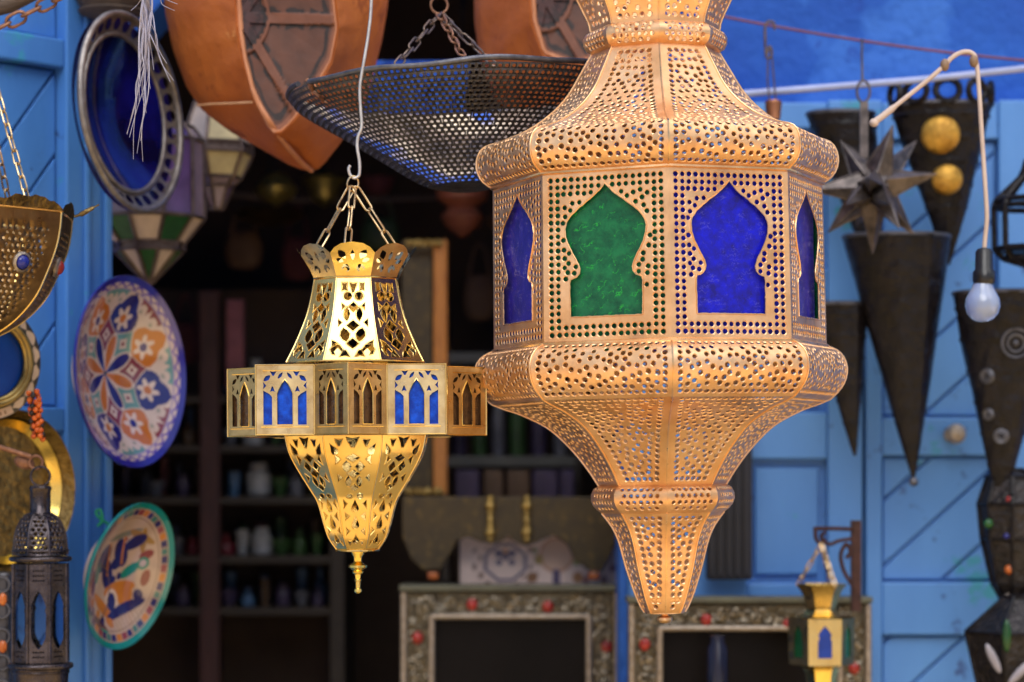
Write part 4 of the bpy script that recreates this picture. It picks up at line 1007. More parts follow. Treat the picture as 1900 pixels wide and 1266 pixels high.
# ------------------------------------------------------------------ left edge: bowl lamp, chains, mirror, tray, dark lantern
DL = 2.88
t = thing('brass_bowl_lamp', 'brown brass bowl lamp pierced all over, set with blue and red stones, at left edge', 'hanging lamp', P(-60, 400, DL), None, (0, 0, 0), True)
LPf = Prof([(400, 198), (430, 195), (465, 187), (510, 168), (555, 143), (595, 103), (622, 58), (640, 10)], DL, 400, 1, 4); a0 = radians(48)
hw = hwf(LPf)
section('bowl', LPf, 8, a0, M['pierced'] if 'pierced' in M else metal('brown_brass', (.30, .19, .085), (.15, .09, .045), .36, 20, .2, .0015, 1), t, (), dot_rows(hw, 22, LPf.L-20, 17, 8.2, 1.75, [(0, LPf.L*.30, 11)], jit=.2), 60, step=8)
mb = MB(); seams(mb, LPf, 8, a0, .0013); mb.tube([(S(198, DL)*sin(a0+2*pi*(i+.5)/8), -S(198, DL)*cos(a0+2*pi*(i+.5)/8), 0) for i in range(8)], .0018, 6, True); mb.build('seam', M['brass'], t, 40)
mb = MB()       # torn sheet crown along the rim
for i in range(8):
    p0 = Vector((S(198, DL)*sin(a0+2*pi*(i-.5)/8), -S(198, DL)*cos(a0+2*pi*(i-.5)/8), 0)); p1 = Vector((S(198, DL)*sin(a0+2*pi*(i+.5)/8), -S(198, DL)*cos(a0+2*pi*(i+.5)/8), 0)); m = 14
    lo = [p0+(p1-p0)*k/m for k in range(m+1)]; out = ((p0+p1)/2).normalized()
    hi = [p+Vector((0, 0, S((6+17*sin(pi*k/m)**.6+random.uniform(-3, 3)), DL)))+out*S(4+5*sin(pi*k/m), DL) for k, p in enumerate(lo)]
    mb.add(lo+hi, [(k, k+1, m+2+k, m+1+k) for k in range(m)])
mb.build('crown', M['brass_dark'], t, 30)
mp = side_map(LPf, 8)
for k, (key, nm) in enumerate((('stone_blue', 'blue_stone'), ('stone_red', 'red_stone'))):
    pos = Vector(rotz([mp(0, LPf.L*.30, 1)], a0+pi/4*k)[0]); d = Vector((sin(a0+pi/4*k), -cos(a0+pi/4*k), -.25)).normalized(); Q = d.to_track_quat('Z', 'Y').to_matrix()
    mb = MB(); mb.ball(pos+d*.003, .0088, .0088, .0065, 16, 8, Q); so = mb.build('stone', M[key], t, 60)
    mb = MB(); mb.lathe([(.012, -.001), (.0122, .002), (.0095, .004), (.0088, .002)], 20, Matrix.Translation(pos) @ Q.to_4x4()); mb.build('setting', M['silver_edge'], so, 50)
for (x0, y0, x1, y1, o) in ((-8, 140, 72, 388, -.06), (-18, 230, 5, 392, .05)):
    mb = MB(); mb.chain(P(x0, y0, DL)-Vector(t.location)+Vector((0, o*.3, 0)), P(x1, y1, DL)-Vector(t.location)+Vector((0, o, 0)), .0195, .0072, .0012); mb.build('chain', M['chain'], t, 50)
mb = MB(); mb.tube(smoothp([P(x, y, DL-.08)-Vector(t.location) for x, y in ((138, 402), (150, 398), (168, 388), (184, 380))]), [.0016]*5+[.003]*4+[.0025]*3+[.001]*4, 6); mb.build('twig_of_metal', M['brass_dark'], t, 50)
mb = MB(); mb.chain(P(-40, 72, 2.95), P(128, -14, 2.95), .0245, .0145, .0021); mb.single('rusty_chain', M['rust'], 'rusty iron chain slung across the top left corner', 'chain', smooth=60)
mb = MB(); mb.tube([P(-80, 34, 3.0), P(20, 8, 3.0), P(110, -40, 3.0)], S(16, 3.0), 10); mb.single('wooden_pole', M['beam'], 'weathered wooden pole end above the rusty chain', 'pole', smooth=60)
# frayed twine
mb = MB(); random.seed(11); ends = [(262, 300), (248, 296), (240, 250), (250, 195), (256, 190), (270, 175), (279, 165), (262, 240), (268, 210), (318, 150), (311, 152), (306, 118), (326, 8), (246, 20), (242, 255), (237, 248), (259, 285), (266, 262), (322, 20), (284, 130), (258, 160), (272, 130)]
for ex, ey in ends:
    x0 = random.uniform(262, 281); pts = []
    for j in range(7):
        s = j/6; pts.append(P(x0+(ex-x0)*s**2.2+random.uniform(-5, 5)*(0 < j), -40+(ey+40)*s, 2.72+random.uniform(-.012, .012)))
    mb.tube(smoothp(pts, 4), [.0011*(1-.75*i/24) for i in range(25)], 5)
mb.tube(smoothp([P(x, y, 2.72) for x, y in ((270, -200), (272, -60), (269, 10), (271, 60))], 4), [.004]*6+[.003]*5+[.0015]*2, 7)
mb.single('twine', M['strand'], 'frayed grey twine strands dangling in front of the blue dish', 'twine', smooth=60)
M['brass_old'] = metal('old_brass_ring', (.42, .31, .12), (.22, .15, .055), .36, 20, .2, .001)
# round mirror with inlaid rim
c = P(-16, 672, 3.06); t = thing('round_mirror', 'round wall mirror with brass ring and black and cream inlaid rim', 'mirror', c); fr = frame_of(c, radians(44), radians(4)); R = S(108, 3.06)
def inlay(X, Y):
    r = np.hypot(X, Y); a = np.arctan2(Y, X); C_ = np.tile((.018, .014, .015), (len(X), 1)); k = (a/(2*pi)*18) % 1
    put(C_, (np.abs(k-.5)/.5+np.abs(r-.90)/.11 < 1.0), (.62, .46, .34)); lo = (a < -1.05) | (a > 2.6); put(C_, lo & (r > .82), (.60, .42, .31))
    put(C_, lo & (np.abs(r-.91) < .035) & (np.sin(a*60) > .2) & (a > -2.2) & (a < -1.2), (.25, .12, .07)); put(C_, (r > .98), (.03, .02, .02)); return C_
mb = MB(); nr, na = 30, 300; rr = np.linspace(.66, 1, nr); A = np.linspace(0, 2*pi, na, endpoint=False)
vs = [fr(R*r_*cos(a), R*r_*sin(a), -.004*(r_-.7)) for r_ in rr for a in A]; X = np.outer(rr, np.cos(A)).ravel(); Y = np.outer(rr, np.sin(A)).ravel()
vs += [fr(R*cos(a), R*sin(a), -.02) for a in A]+[fr(R*.66*cos(a), R*.66*sin(a), -.02) for a in A]
mb.add(vs, [(j*na+k, j*na+(k+1) % na, (j+1)*na+(k+1) % na, (j+1)*na+k) for j in range(nr+1) for k in range(na)]); mb.col = np.vstack([inlay(X, Y), np.tile((.02, .015, .015), (2*na, 1))]); mb.build('rim', M['inlay'], t, 60)
mb = MB()
for r_, tk, h_ in ((.745, .0056, .003), (.675, .0044, .003)): mb.tube([fr(R*r_*cos(a), R*r_*sin(a), h_) for a in A[::5]], tk, 10, True)
mb.build('ring', M['brass_old'], t, 60)
mb = MB(); mb.add([fr(R*.67*cos(a), R*.67*sin(a), -.003) for a in A[::6]]+[fr(R*.67*cos(a), R*.67*sin(a), -.012) for a in A[::6]], [tuple(range(50)), tuple(range(99, 49, -1))]+[(k, k+50, (k+1) % 50+50, (k+1) % 50) for k in range(50)]); mb.build('mirror_glass', M['mirror_blue'], t, 0)
mb = MB()
for j in range(46):
    s = j/45; x = 62+9*s+9*sin(j*2.4); y = 728+86*s+random.uniform(-4, 4); mb.ball(P(x, y, 3.03+.006*cos(j*2.4)), S(5.5, 3.03), nu=8, nv=6, mi=0 if j % 4 else 1)
mb.single('bead_tassel', [M['bead'], M['bead_dark']], 'orange and black bead tassel hanging below the round mirror', 'tassel', smooth=60)
# engraved brass tray
c = P(20, 913, 3.16); t = thing('brass_tray', 'round engraved brass tray with raised rim leaning behind the dark lantern', 'tray', c); fr = frame_of(c, radians(54), radians(2)); R = S(152, 3.16)
mb = MB(); disc(mb, fr, R, lambda r: (-.020 if r < .80 else -.020+.028*((r-.80)/.2)**1.3), 60, 120, .004); mb.build('dish', M['brass_dark'], t, 60)
mb = MB(); na = 96; A = [2*pi*k/na for k in range(na)]; vs = []
for r_, h_ in ((.795, -.0185), (.84, -.0125), (.885, -.0065)): vs += [fr(R*r_*cos(a), R*r_*sin(a), h_+.0015) for a in A]
mb.add(vs, [(j*na+k, j*na+(k+1) % na, (j+1)*na+(k+1) % na, (j+1)*na+k) for j in range(2) for k in range(na)]); mb.build('polished_band', M['brass_bright'], t, 60)
# iron hook bar
mb = MB(); mb.tube([P(-60, 818, 3.02), P(0, 830, 3.02), P(58, 848, 3.02)], S(5, 3.02), 8); mb.ring(P(67, 858, 3.02), S(12, 3.02), S(3, 3.02)); mb.ball(P(45, 858, 3.03), S(20, 3.02), S(10, 3.02), S(13, 3.02), M=Matrix.Rotation(.3, 3, 'Y'))
mb.single('hook_bar', M['rust'], 'short iron hook bar with a ring holding the dark lantern', 'hook', smooth=60)
# dark metal lantern
DK = 3.0
t = thing('dark_lantern', 'tall tarnished metal lantern with domed pierced top and clear arched windows at left', 'lantern', P(75, 880, DK), None, (0, 0, 0), True)
k_ = DK/F; Kp = lambda px, sm=4: Prof(px, DK, 880, 1, sm)
dome = Kp([(953, 20), (962, 34), (985, 46), (1010, 50), (1030, 52)]); hw = hwf(dome)
section('dome', dome, 8, .12, M['pewter'], t, (), dot_rows(hw, 4, dome.L-4, 4.5, 6.2, 1.9), 60, step=7)
body = Kp([(1046, 52), (1140, 53), (1228, 53)], 2); hw = hwf(body); BL = body.L
ap = [(0, .27), (.26, .31), (.50, .37), (.66, .43), (.56, .47), (.66, .50), (.66, .72), (.56, .76), (.28, .82), (0, .86)]
ap = [(u*hw(BL/2), v_*BL) for u, v_ in ap]; ap = ap+[(-u, v_) for u, v_ in reversed(ap[1:-1])]
bv, bf = panel(hw, BL, side_map(body, 8), [ap], [(u, v_, 1.0) for v_ in (8, 14, 20, 108, 114, 120) for u in (-6, -3, 0, 3, 6) if v_ < BL-3], step=9)
for i in range(8):
    mb = MB(); mb.add(rotz(bv, .12+pi/4*i), bf); o = mb.build('window_panel', M['pewter'], t, 50)
    a_ = body.r(1)*cos(pi/8)-.002; w_ = hw(1)/1000*.85; g0 = [(-w_, -a_, body.z(BL*.9)), (w_, -a_, body.z(BL*.9)), (w_, -a_, body.z(BL*.2)), (-w_, -a_, body.z(BL*.2))]; g0 += [(x, y+.0015, z) for x, y, z in g0]
    mb = MB(); mb.add(rotz(g0, .12+pi/4*i), [(0, 1, 2, 3), (7, 6, 5, 4), (0, 4, 5, 1), (1, 5, 6, 2), (2, 6, 7, 3), (3, 7, 4, 0)]); mb.build('glass', M['clear'], o, 0)
mb = MB()
for y, r_, tk in ((1037, 53, 5), (1235, 55, 6), (1022, 51, 2), (1246, 52, 2.5)):
    mb.tube([(S(r_, DK)*sin(2*pi*k/40), -S(r_, DK)*cos(2*pi*k/40), (880-y)*k_) for k in range(40)], tk*k_, 8, True)
seams(mb, body, 8, .12, .0022); seams(mb, dome, 8, .12, .0018); mb.build('band', M['pewter'], t, 50)
mb = MB(); mb.lathe([(r_*k_, (880-y)*k_) for y, r_ in ((1230, 54), (1250, 52), (1300, 48), (1330, 52), (1345, 58), (1350, 40), (1350, .1))], 32); mb.build('base', M['pewter'], t, 40)
mb = MB(); mb.lathe([(r_*k_, (880-y)*k_) for y, r_ in ((956, 24), (950, 19), (912, 19), (906, 21), (902, 19), (900, .1))], 24); mb.ring((0, 0, (880-884)*k_), 18*k_, 2.2*k_); mb.build('neck', M['pewter'], t, 40)
# carved frame edge on the far left
t = thing('carved_frame', 'dark carved frame edge with orange stones at the lower left corner', 'frame', P(-40, 1500, 3.12))
mb = MB(); mb.pbox(-140, 1062, 16, 1500, 3.12, .03); mb.build('moulding', M['iron'], t, 0, .004)
mb = MB()
for j in range(9): mb.ring(P(4, 1085+j*48, 3.118), S(14, 3.1), S(2.5, 3.1))
mb.build('scrollwork', M['iron_rim'], t, 60)
for y in (1112, 1200, 1290): mb = MB(); mb.ball(P(5, y, 3.117), S(8, 3.1), S(4, 3.1), S(12, 3.1)); mb.build('stone', M['stone_orange'], t, 60)

# ------------------------------------------------------------------ inside the shop
DS = 5.0
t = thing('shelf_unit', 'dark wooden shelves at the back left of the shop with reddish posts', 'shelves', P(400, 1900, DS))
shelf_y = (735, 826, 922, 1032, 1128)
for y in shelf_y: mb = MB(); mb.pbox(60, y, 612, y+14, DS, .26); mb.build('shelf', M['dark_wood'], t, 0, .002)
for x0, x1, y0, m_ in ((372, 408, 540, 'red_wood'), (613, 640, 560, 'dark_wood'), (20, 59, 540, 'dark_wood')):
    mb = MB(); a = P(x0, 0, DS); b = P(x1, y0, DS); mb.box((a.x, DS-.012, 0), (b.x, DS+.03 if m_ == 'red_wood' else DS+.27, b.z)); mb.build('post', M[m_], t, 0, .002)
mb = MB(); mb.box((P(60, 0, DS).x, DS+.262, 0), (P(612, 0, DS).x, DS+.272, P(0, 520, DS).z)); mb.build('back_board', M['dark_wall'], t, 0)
t2 = thing('shelf_unit', 'pale edged wall shelf deep inside, right of the orange edged panel', 'shelves', P(950, 1500, DS-.1))
for y, key in ((654, 'shelf_pale'), (846, 'shelf_pale2')):
    mm = paint(key, (.16, .16, .15) if key == 'shelf_pale' else (.15, .15, .13), (.10, .10, .09), 10, .6)
    mb = MB(); mb.pbox(832, y, 1066, y+20, DS-.1, .24); mb.build('shelf', mm, t2, 0, .002)
mb = MB()
for x in (826, 1070): a = P(x-6, 0, DS-.1); b = P(x+6, 560, DS-.1); mb.box((a.x, DS-.098, 0), (b.x, DS+.14, b.z))
mb.build('side_board', M['dark_wood'], t2, 0)
random.seed(23)
GC = {'white': (.42, .42, .42), 'blue': (.10, .20, .36), 'pink': (.26, .085, .09), 'green': (.05, .11, .035), 'red': (.17, .022, .03), 'brown': (.12, .07, .04), 'grey': (.17, .17, .20), 'violet': (.075, .055, .11)}
GM = {k: glass('shelf_ware_'+k, mul(v_, 1.35), mul(v_, .7), .3, 30) for k, v_ in GC.items()}
rows = ('upper', 'second', 'third', 'fourth', 'lowest')
def ware(kind, x, y, w, hgt, col, label, grp, D):
    c = P(x, y, D); R, H = S(w/2, D), S(hgt, D); mb = MB(); T = Matrix.Translation((c.x, c.y, c.z+.0006))
    pr = {'jar': [(.001, 0), (.75, 0), (1, .12), (1, .68), (.7, .82), (.74, .86), (.74, 1), (.001, 1)], 'bowl': [(.001, 0), (.45, 0), (.5, .15), (.85, .6), (1, 1), (.94, 1), (.78, .6), (.3, .2), (.001, .18)],
          'bottle': [(.001, 0), (.9, 0), (1, .08), (1, .5), (.8, .62), (.32, .72), (.3, .92), (.42, .94), (.42, 1), (.001, 1)], 'cup': [(.001, 0), (.6, 0), (.68, .1), (.9, .8), (1, 1), (.92, 1), (.6, .2), (.001, .15)]}[kind]
    mb.lathe([(R*a, H*b) for a, b in pr], 14, T); o = mb.single(kind if kind != 'ware' else 'jar', GM[col], label, kind, grp, None, c); return o
wares = [(0, [(100, 'brown'), (430, 'blue', 30, 26), (470, 'blue', 24, 22), (510, 'green', 34, 40), (560, 'green', 26, 30), (330, 'brown'), (250, 'grey')]),
         (1, [(428, 'grey', 26, 44), (470, 'white', 40, 50), (512, 'green', 22, 50), (548, 'grey', 28, 48), (580, 'violet'), (350, 'brown', 26, 40), (300, 'green'), (250, 'grey')]),
         (2, [(395, 'white', 26, 50), (435, 'blue', 24, 46), (480, 'white', 44, 62), (520, 'green', 26, 50), (550, 'grey', 26, 48), (585, 'green'), (340, 'violet'), (290, 'grey')]),
         (3, [(330, 'grey', 20, 36), (358, 'red', 24, 34), (386, 'grey', 22, 44), (420, 'red', 34, 40), (450, 'white', 26, 48), (486, 'white', 38, 52), (522, 'green', 34, 44), (556, 'green', 26, 50), (588, 'green', 22, 40)]),
         (4, [(340, 'violet', 26, 40), (425, 'violet', 30, 48), (460, 'blue', 24, 36), (492, 'brown', 22, 54), (525, 'violet', 28, 44), (560, 'grey', 24, 44), (590, 'violet', 20, 40)])]
for row, its in wares:
    for j, it in enumerate(its):
        x, col = it[0], it[1]; w, hg = (it[2], it[3]) if len(it) > 2 else (24, 40); kind = ('jar', 'cup', 'bottle', 'bowl')[(j*7+row*3) % 4]
        if kind == 'bowl': hg = hg*.7; w *= 1.25
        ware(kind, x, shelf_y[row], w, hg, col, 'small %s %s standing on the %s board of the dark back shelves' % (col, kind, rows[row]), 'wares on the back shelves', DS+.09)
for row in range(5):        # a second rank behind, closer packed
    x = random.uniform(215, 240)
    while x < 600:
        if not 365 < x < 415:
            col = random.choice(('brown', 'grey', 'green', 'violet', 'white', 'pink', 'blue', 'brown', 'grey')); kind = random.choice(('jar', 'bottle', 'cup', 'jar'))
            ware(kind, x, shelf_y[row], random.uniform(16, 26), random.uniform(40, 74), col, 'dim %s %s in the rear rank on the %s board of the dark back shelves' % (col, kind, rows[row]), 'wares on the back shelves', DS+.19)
        x += random.uniform(26, 40)
for x, col, w, hg, y in ((852, 'violet', 28, 150, 846), (890, 'green', 26, 128, 846), (925, 'grey', 24, 140, 846), (960, 'green', 30, 150, 846), (1000, 'violet', 28, 136, 846), (1040, 'grey', 26, 150, 846)):
    ware('bottle', x, y, w, hg, col, 'tall dim %s bottle on the pale edged shelf inside the shop' % col, 'bottles on the pale edged shelf', DS+.02)
mb = MB(); mb.pbox(420, 556, 452, 724, DS-.06, .02); mb.single('cloth_strip', GM['pink'], 'narrow dull pink cloth strip hanging at the back shelves', 'cloth', bevel=.002)
for x, w in ((868, 44), (916, 36), (962, 42), (1012, 46), (1052, 26)):
    mb = MB(); mb.pbox(x-w/2, 872, x+w/2, 925+random.uniform(0, 8), DS-.14, .10); mb.single('box', GM['violet'] if w % 3 else GM['brown'], 'dim purple brown box packed in the row beneath the pale shelf', 'box', 'boxes beneath the pale shelf', bevel=.003)
def lamp(name, x, yt, prof, D, mat, label, cat, wire=True):
    t_ = thing(name, label, cat, P(x, yt, D)); mb = MB(); c = P(x, yt, D); mb.lathe([(S(r_, D), -S(y, D)) for y, r_ in prof], 20, Matrix.Translation(c)); mb.build('shade', mat, t_, 40)
    mb = MB(); mb.tube([c, c+Vector((0, 0, .9))], .003, 6); mb.build('wire', M['iron_blk'], t_, 0)
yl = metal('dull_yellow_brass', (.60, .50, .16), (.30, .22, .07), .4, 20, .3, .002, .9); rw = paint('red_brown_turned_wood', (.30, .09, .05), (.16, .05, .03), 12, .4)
lamp('hanging_lamp', 512, 320, [(0, 6), (8, 22), (30, 40), (44, 34), (58, 12), (64, 2)], 4.7, yl, 'dull yellow brass lamp hanging in the gloom below the large pouf', 'lamp')
lamp('hanging_lamp', 602, 318, [(0, 10), (14, 44), (30, 30), (52, 24), (66, 3)], 4.9, yl, 'blurred brassy lamp hanging in the gloom left of the hook wire', 'lamp')
lamp('hanging_lamp', 858, 330, [(0, 10), (12, 50), (40, 46), (56, 26), (72, 40), (92, 30), (110, 6)], 4.6, rw, 'red brown turned lamp hanging below the perforated bowl', 'lamp')
lamp('hanging_lamp', 500, 382, [(0, 8), (8, 60), (18, 66), (28, 50), (40, 6)], 5.0, metal('brown_dish_metal', (.22, .13, .06), (.10, .06, .03), .45, 20, .3, .002, .9), 'wide shallow brown metal lamp far inside the shop', 'lamp')
# dim goods hung and piled deep inside
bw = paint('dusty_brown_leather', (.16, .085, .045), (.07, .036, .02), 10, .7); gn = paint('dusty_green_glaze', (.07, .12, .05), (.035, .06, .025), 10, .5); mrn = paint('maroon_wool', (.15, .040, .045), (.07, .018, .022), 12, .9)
def bag(x, y, w, h_, D, mat, label):
    t_ = thing('leather_bag', label, 'bag', P(x, y+h_, D), 'bags hung in the dark of the shop'); mb = MB(); c = P(x, y+h_*.55, D); n, m = 20, 10; vs = []
    for j in range(m+1):
        th = pi*j/m
        for k in range(n):
            an = 2*pi*k/n; sx_ = sin(th)**.55; vs.append(c+Vector((S(w/2, D)*sx_*cos(an)*(1+.15*(j/m-.5)), S(w/5, D)*sx_*sin(an), S(h_*.45, D)*cos(th))))
    mb.add(vs, [(j*n+k, (j+1)*n+k, (j+1)*n+(k+1) % n, j*n+(k+1) % n) for j in range(m) for k in range(n)]); mb.build('pouch', mat, t_, 60)
    mb = MB(); mb.tube(smoothp([P(x-w*.35, y+h_*.2, D), P(x-w*.2, y-h_*.3, D), P(x, y-h_*.5, D), P(x+w*.2, y-h_*.3, D), P(x+w*.35, y+h_*.2, D)]), S(3, D), 6); mb.build('strap', mat, t_, 60)
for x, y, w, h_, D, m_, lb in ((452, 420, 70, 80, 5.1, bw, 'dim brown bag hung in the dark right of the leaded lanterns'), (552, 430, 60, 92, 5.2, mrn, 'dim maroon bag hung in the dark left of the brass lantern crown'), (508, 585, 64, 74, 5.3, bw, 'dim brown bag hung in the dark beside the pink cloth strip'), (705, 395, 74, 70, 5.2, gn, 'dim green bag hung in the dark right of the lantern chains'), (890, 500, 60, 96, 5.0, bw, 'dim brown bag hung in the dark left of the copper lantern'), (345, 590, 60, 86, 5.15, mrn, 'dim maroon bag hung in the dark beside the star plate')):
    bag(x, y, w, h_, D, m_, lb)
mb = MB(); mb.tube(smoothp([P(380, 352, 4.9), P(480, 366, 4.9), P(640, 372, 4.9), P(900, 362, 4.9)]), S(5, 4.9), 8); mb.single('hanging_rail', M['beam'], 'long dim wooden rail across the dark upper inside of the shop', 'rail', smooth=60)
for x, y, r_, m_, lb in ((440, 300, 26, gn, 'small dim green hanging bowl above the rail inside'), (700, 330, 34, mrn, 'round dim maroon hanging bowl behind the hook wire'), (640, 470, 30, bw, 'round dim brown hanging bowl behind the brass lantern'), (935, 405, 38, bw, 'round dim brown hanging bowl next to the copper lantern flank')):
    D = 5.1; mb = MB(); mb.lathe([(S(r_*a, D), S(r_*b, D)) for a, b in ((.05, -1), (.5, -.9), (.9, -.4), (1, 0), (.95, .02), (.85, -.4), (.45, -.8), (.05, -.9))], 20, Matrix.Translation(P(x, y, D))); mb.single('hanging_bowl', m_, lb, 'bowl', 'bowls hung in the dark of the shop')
# gilt panel with the orange edge
t = thing('cabinet_door', 'dark gilt wooden door leaf with orange varnished edge and gold hinges, standing open inside', 'cabinet door', P(785, 920, 4.5))
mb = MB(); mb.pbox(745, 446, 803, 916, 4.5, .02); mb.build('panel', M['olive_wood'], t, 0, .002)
mb = MB(); mb.pbox(804, 444, 830, 918, 4.475, .05); mb.build('edge', M['orange_wood'], t, 0, .003)
for y in (451, 912):
    mb = MB(); mb.pbox(752, y-5, 822, y+5, 4.468, .006)
    for x in (758, 776, 794, 812): mb.ball(P(x, y, 4.467), S(8, 4.5), nu=10, nv=6)
    mb.build('hinge', M['gold_paint'], t, 40)
# scalloped board with hasps
sc = [(746, 922), (746, 996), (763, 1038), (785, 1058), (816, 1058), (834, 1031), (848, 1004), (866, 996), (888, 1004), (912, 1010), (932, 1004), (943, 994), (955, 1006), (975, 1014), (1003, 1003), (1028, 993), (1052, 1010), (1066, 1038), (1091, 1058), (1116, 1061), (1133, 1031), (1147, 996), (1149, 922)]
t = thing('scalloped_board', 'dark gilt board with scalloped lower edge and two gold hasps behind the mirrors', 'wooden board', P(948, 1060, 4.2))
mb = MB(); mb.prism([(P(x, y, 4.2).x, P(x, y, 4.2).z) for x, y in sc], 4.2, 4.225); mb.build('board', M['olive_wood'], t, 0, .002)
for x in (910, 978):
    mb = MB(); mb.pbox(x-5, 922, x+5, 1000, 4.192, .0075)
    for y, r_ in ((926, 8), (938, 11), (952, 7), (964, 7), (976, 8), (988, 11), (1000, 7)): mb.ball(P(x, y, 4.191), S(r_, 4.2), nu=10, nv=6)
    mb.build('hasp', M['gold_paint'], t, 40)
for x in (803, 1102): mb = MB(); mb.pbox(x-10, 1062, x+10, 1076, 4.2, .02); mb.build('foot', M['stone_orange'], t, 0, .003)
# painted tile panel
def tilepat(X, Y):      # X -1.5..1.5, Y 0..1
    C_ = np.tile((.90, .70, .62), (len(X), 1)); pu = (.10, .075, .17); og = (.52, .24, .10)
    x, y = X+.65, Y-.42; oc = np.maximum(np.maximum(np.abs(x), np.abs(y)*1.15), (np.abs(x)+np.abs(y)*1.15)*.72); put(C_, (oc > .34) & (oc < .40), pu); put(C_, (oc > .44) & (oc < .62) & (np.sin(x*24)*np.sin(y*20) > .35), (.34, .20, .16))
    for a, b, r_ in ((-.12, .16, .08), (.12, .16, .08), (-.12, -.0, .06), (.12, 0, .06), (0, .1, .07)): put(C_, np.hypot(x-a, y-b) < r_, pu)
    put(C_, np.hypot(x, y-.2) < .05, og)
    x, y = X-.30, Y-.45; q = np.hypot(x, y-.1); put(C_, q < .33, (.56, .30, .19)); put(C_, q < .27, (.64, .42, .31)); put(C_, (np.hypot(x+.02, y+.32) < .17) & (np.abs(x) < .08), pu); put(C_, np.hypot(x+.33, y-.02) < .09, (.40, .26, .05)); put(C_, np.hypot(x+.40, y-.18) < .06, (.22, .22, .08))
    put(C_, np.hypot(x-.38, y+.02) < .08, (.30, .30, .12)); put(C_, np.hypot(x+.45, y+.30) < .10, (.30, .14, .06)); put(C_, np.hypot(x-.40, y+.30) < .10, og)
    x = X-1.1; put(C_, (np.sin(x*19)*np.sin(Y*15) > .5) & (X > .8), (.28, .10, .12)); return C_
nx, ny = 150, 60; a = P(853, 1087, 4.27); b = P(1152, 984, 4.27); mb = MB()
vs = [(a.x+(b.x-a.x)*i/nx, 4.27, a.z+(b.z-a.z)*j/ny) for j in range(ny+1) for i in range(nx+1)]; fs = [(j*(nx+1)+i, j*(nx+1)+i+1, (j+1)*(nx+1)+i+1, (j+1)*(nx+1)+i) for j in range(ny) for i in range(nx)]
n0 = len(vs); X = np.tile(np.linspace(-1.5, 1.5, nx+1), ny+1); Y = np.repeat(np.linspace(0, 1, ny+1), nx+1); cc = tilepat(X, Y)
cor = [0, nx, ny*(nx+1)+nx, ny*(nx+1)]; vs += [(vs[i][0], 4.285, vs[i][2]) for i in cor]; fs += [(n0+3, n0+2, n0+1, n0)]+[(cor[k], n0+k, n0+(k+1) % 4, cor[(k+1) % 4]) for k in range(4)]
mb.add(vs, fs); mb.col = np.vstack([cc, np.tile((.4, .3, .3), (4, 1))]); tl = mb.single('painted_tile', M['tile'], 'white tile panel painted with purple and orange flowers below the scalloped board', 'tile', smooth=0)
lg = MB(); lg.pbox(742, 1088.5, 1152, 1098, 4.16, .16); lg.single('ledge', M['dark_wood'], 'dark wooden ledge carrying the painted tile panel behind the left mirror', 'ledge', bevel=.002)
# two embossed mirrors standing on the ground
def big_mirror(x0, x1, y0, D, fw, stones, label, seed, lean=0):
    random.seed(seed); t_ = thing('framed_mirror', label, 'mirror', P((x0+x1)/2, YH+ZC*F/D, D), 'embossed mirrors standing side by side')
    yb = YH+ZC*F/D-2; fr_ = MB()
    fr_.pbox(x0, y0+12, x0+fw, yb, D, .028); fr_.pbox(x1-fw, y0+12, x1, yb, D, .028); fr_.pbox(x0+fw+.3, y0+12, x1-fw-.3, y0+fw, D+.0005, .027); fr_.pbox(x0+fw+.3, yb-fw, x1-fw-.3, yb-.5, D+.0005, .027)
    fo = fr_.build('frame', M['silver_dark'], t_, 0, .003)
    rl = MB(); w = fw-26
    def band(ax, ay, bx, by):
        L = sqrt((bx-ax)**2+(by-ay)**2); n = int(L/9); dx, dy = (bx-ax)/L, (by-ay)/L; pts = []
        for q in range(int(L/7)):       # little stamped scrolls
            s = 7*q+random.uniform(-2, 2); o = random.uniform(-.34, .34)*w; R_ = random.uniform(5, 11); a0_ = random.uniform(0, 6.28); pts = []
            for i in range(9): aa = a0_+i*.5; rr = R_*(1-.07*i); pts.append(P(ax+dx*s-dy*o+rr*cos(aa), ay+dy*s+dx*o+rr*sin(aa), D-.001))
            rl.tube(pts, S(random.uniform(1.5, 2.4), D), 5)
        for i in range(n):
            s = L*(i+.5)/n; o = random.uniform(-.42, .42)*w
            rl.ball(P(ax+dx*s-dy*o, ay+dy*s+dx*o, D), S(random.uniform(2, 4.5), D), S(2.2, D), S(random.uniform(2, 5.5), D), 8, 5)
    ym = min(yb, 1480); mid = fw/2+2
    yh_ = y0+12+(fw-12)/2; band(x0+mid, yh_, x1-mid, yh_); band(x0+mid, yh_, x0+mid, ym); band(x1-mid, yh_, x1-mid, ym); rl.build('relief', M['silver'], fo, 60)
    ed = MB()
    for x in (x0+6, x0+fw-6, x1-fw+6, x1-6):
        inn = x in (x0+fw-6, x1-fw+6); ed.tube([P(x, y0+(fw-6 if inn else 14), D-.003), P(x, yb, D-.003)], S(6.5, D), 8)
    ed.tube([P(x0+fw-6, y0+fw-6, D-.003), P(x1-fw+6, y0+fw-6, D-.003)], S(6, D), 8); ed.build('beaded_edge', M['silver_edge'], fo, 60)
    cp = MB(); cp.pbox(x0-3, y0, x1+3, y0+11.5, D-.008, .05); cp.build('top_ledge', paint('olive_top_%d' % seed, (.11, .11, .07), (.07, .065, .045), 20, .5), t_, 0, .002)
    for x, y in stones: mb = MB(); mb.ball(P(x, y, D-.002), S(10.5, D), S(7, D), S(12, D)); mb.build('stone', M['stone_red'], t_, 60)
    gl = MB(); gl.pbox(x0+fw-2, y0+fw-2, x1-fw+2, yb-fw+2, D+.016, .004); gl.build('mirror_glass', M['mirror'], t_, 0)
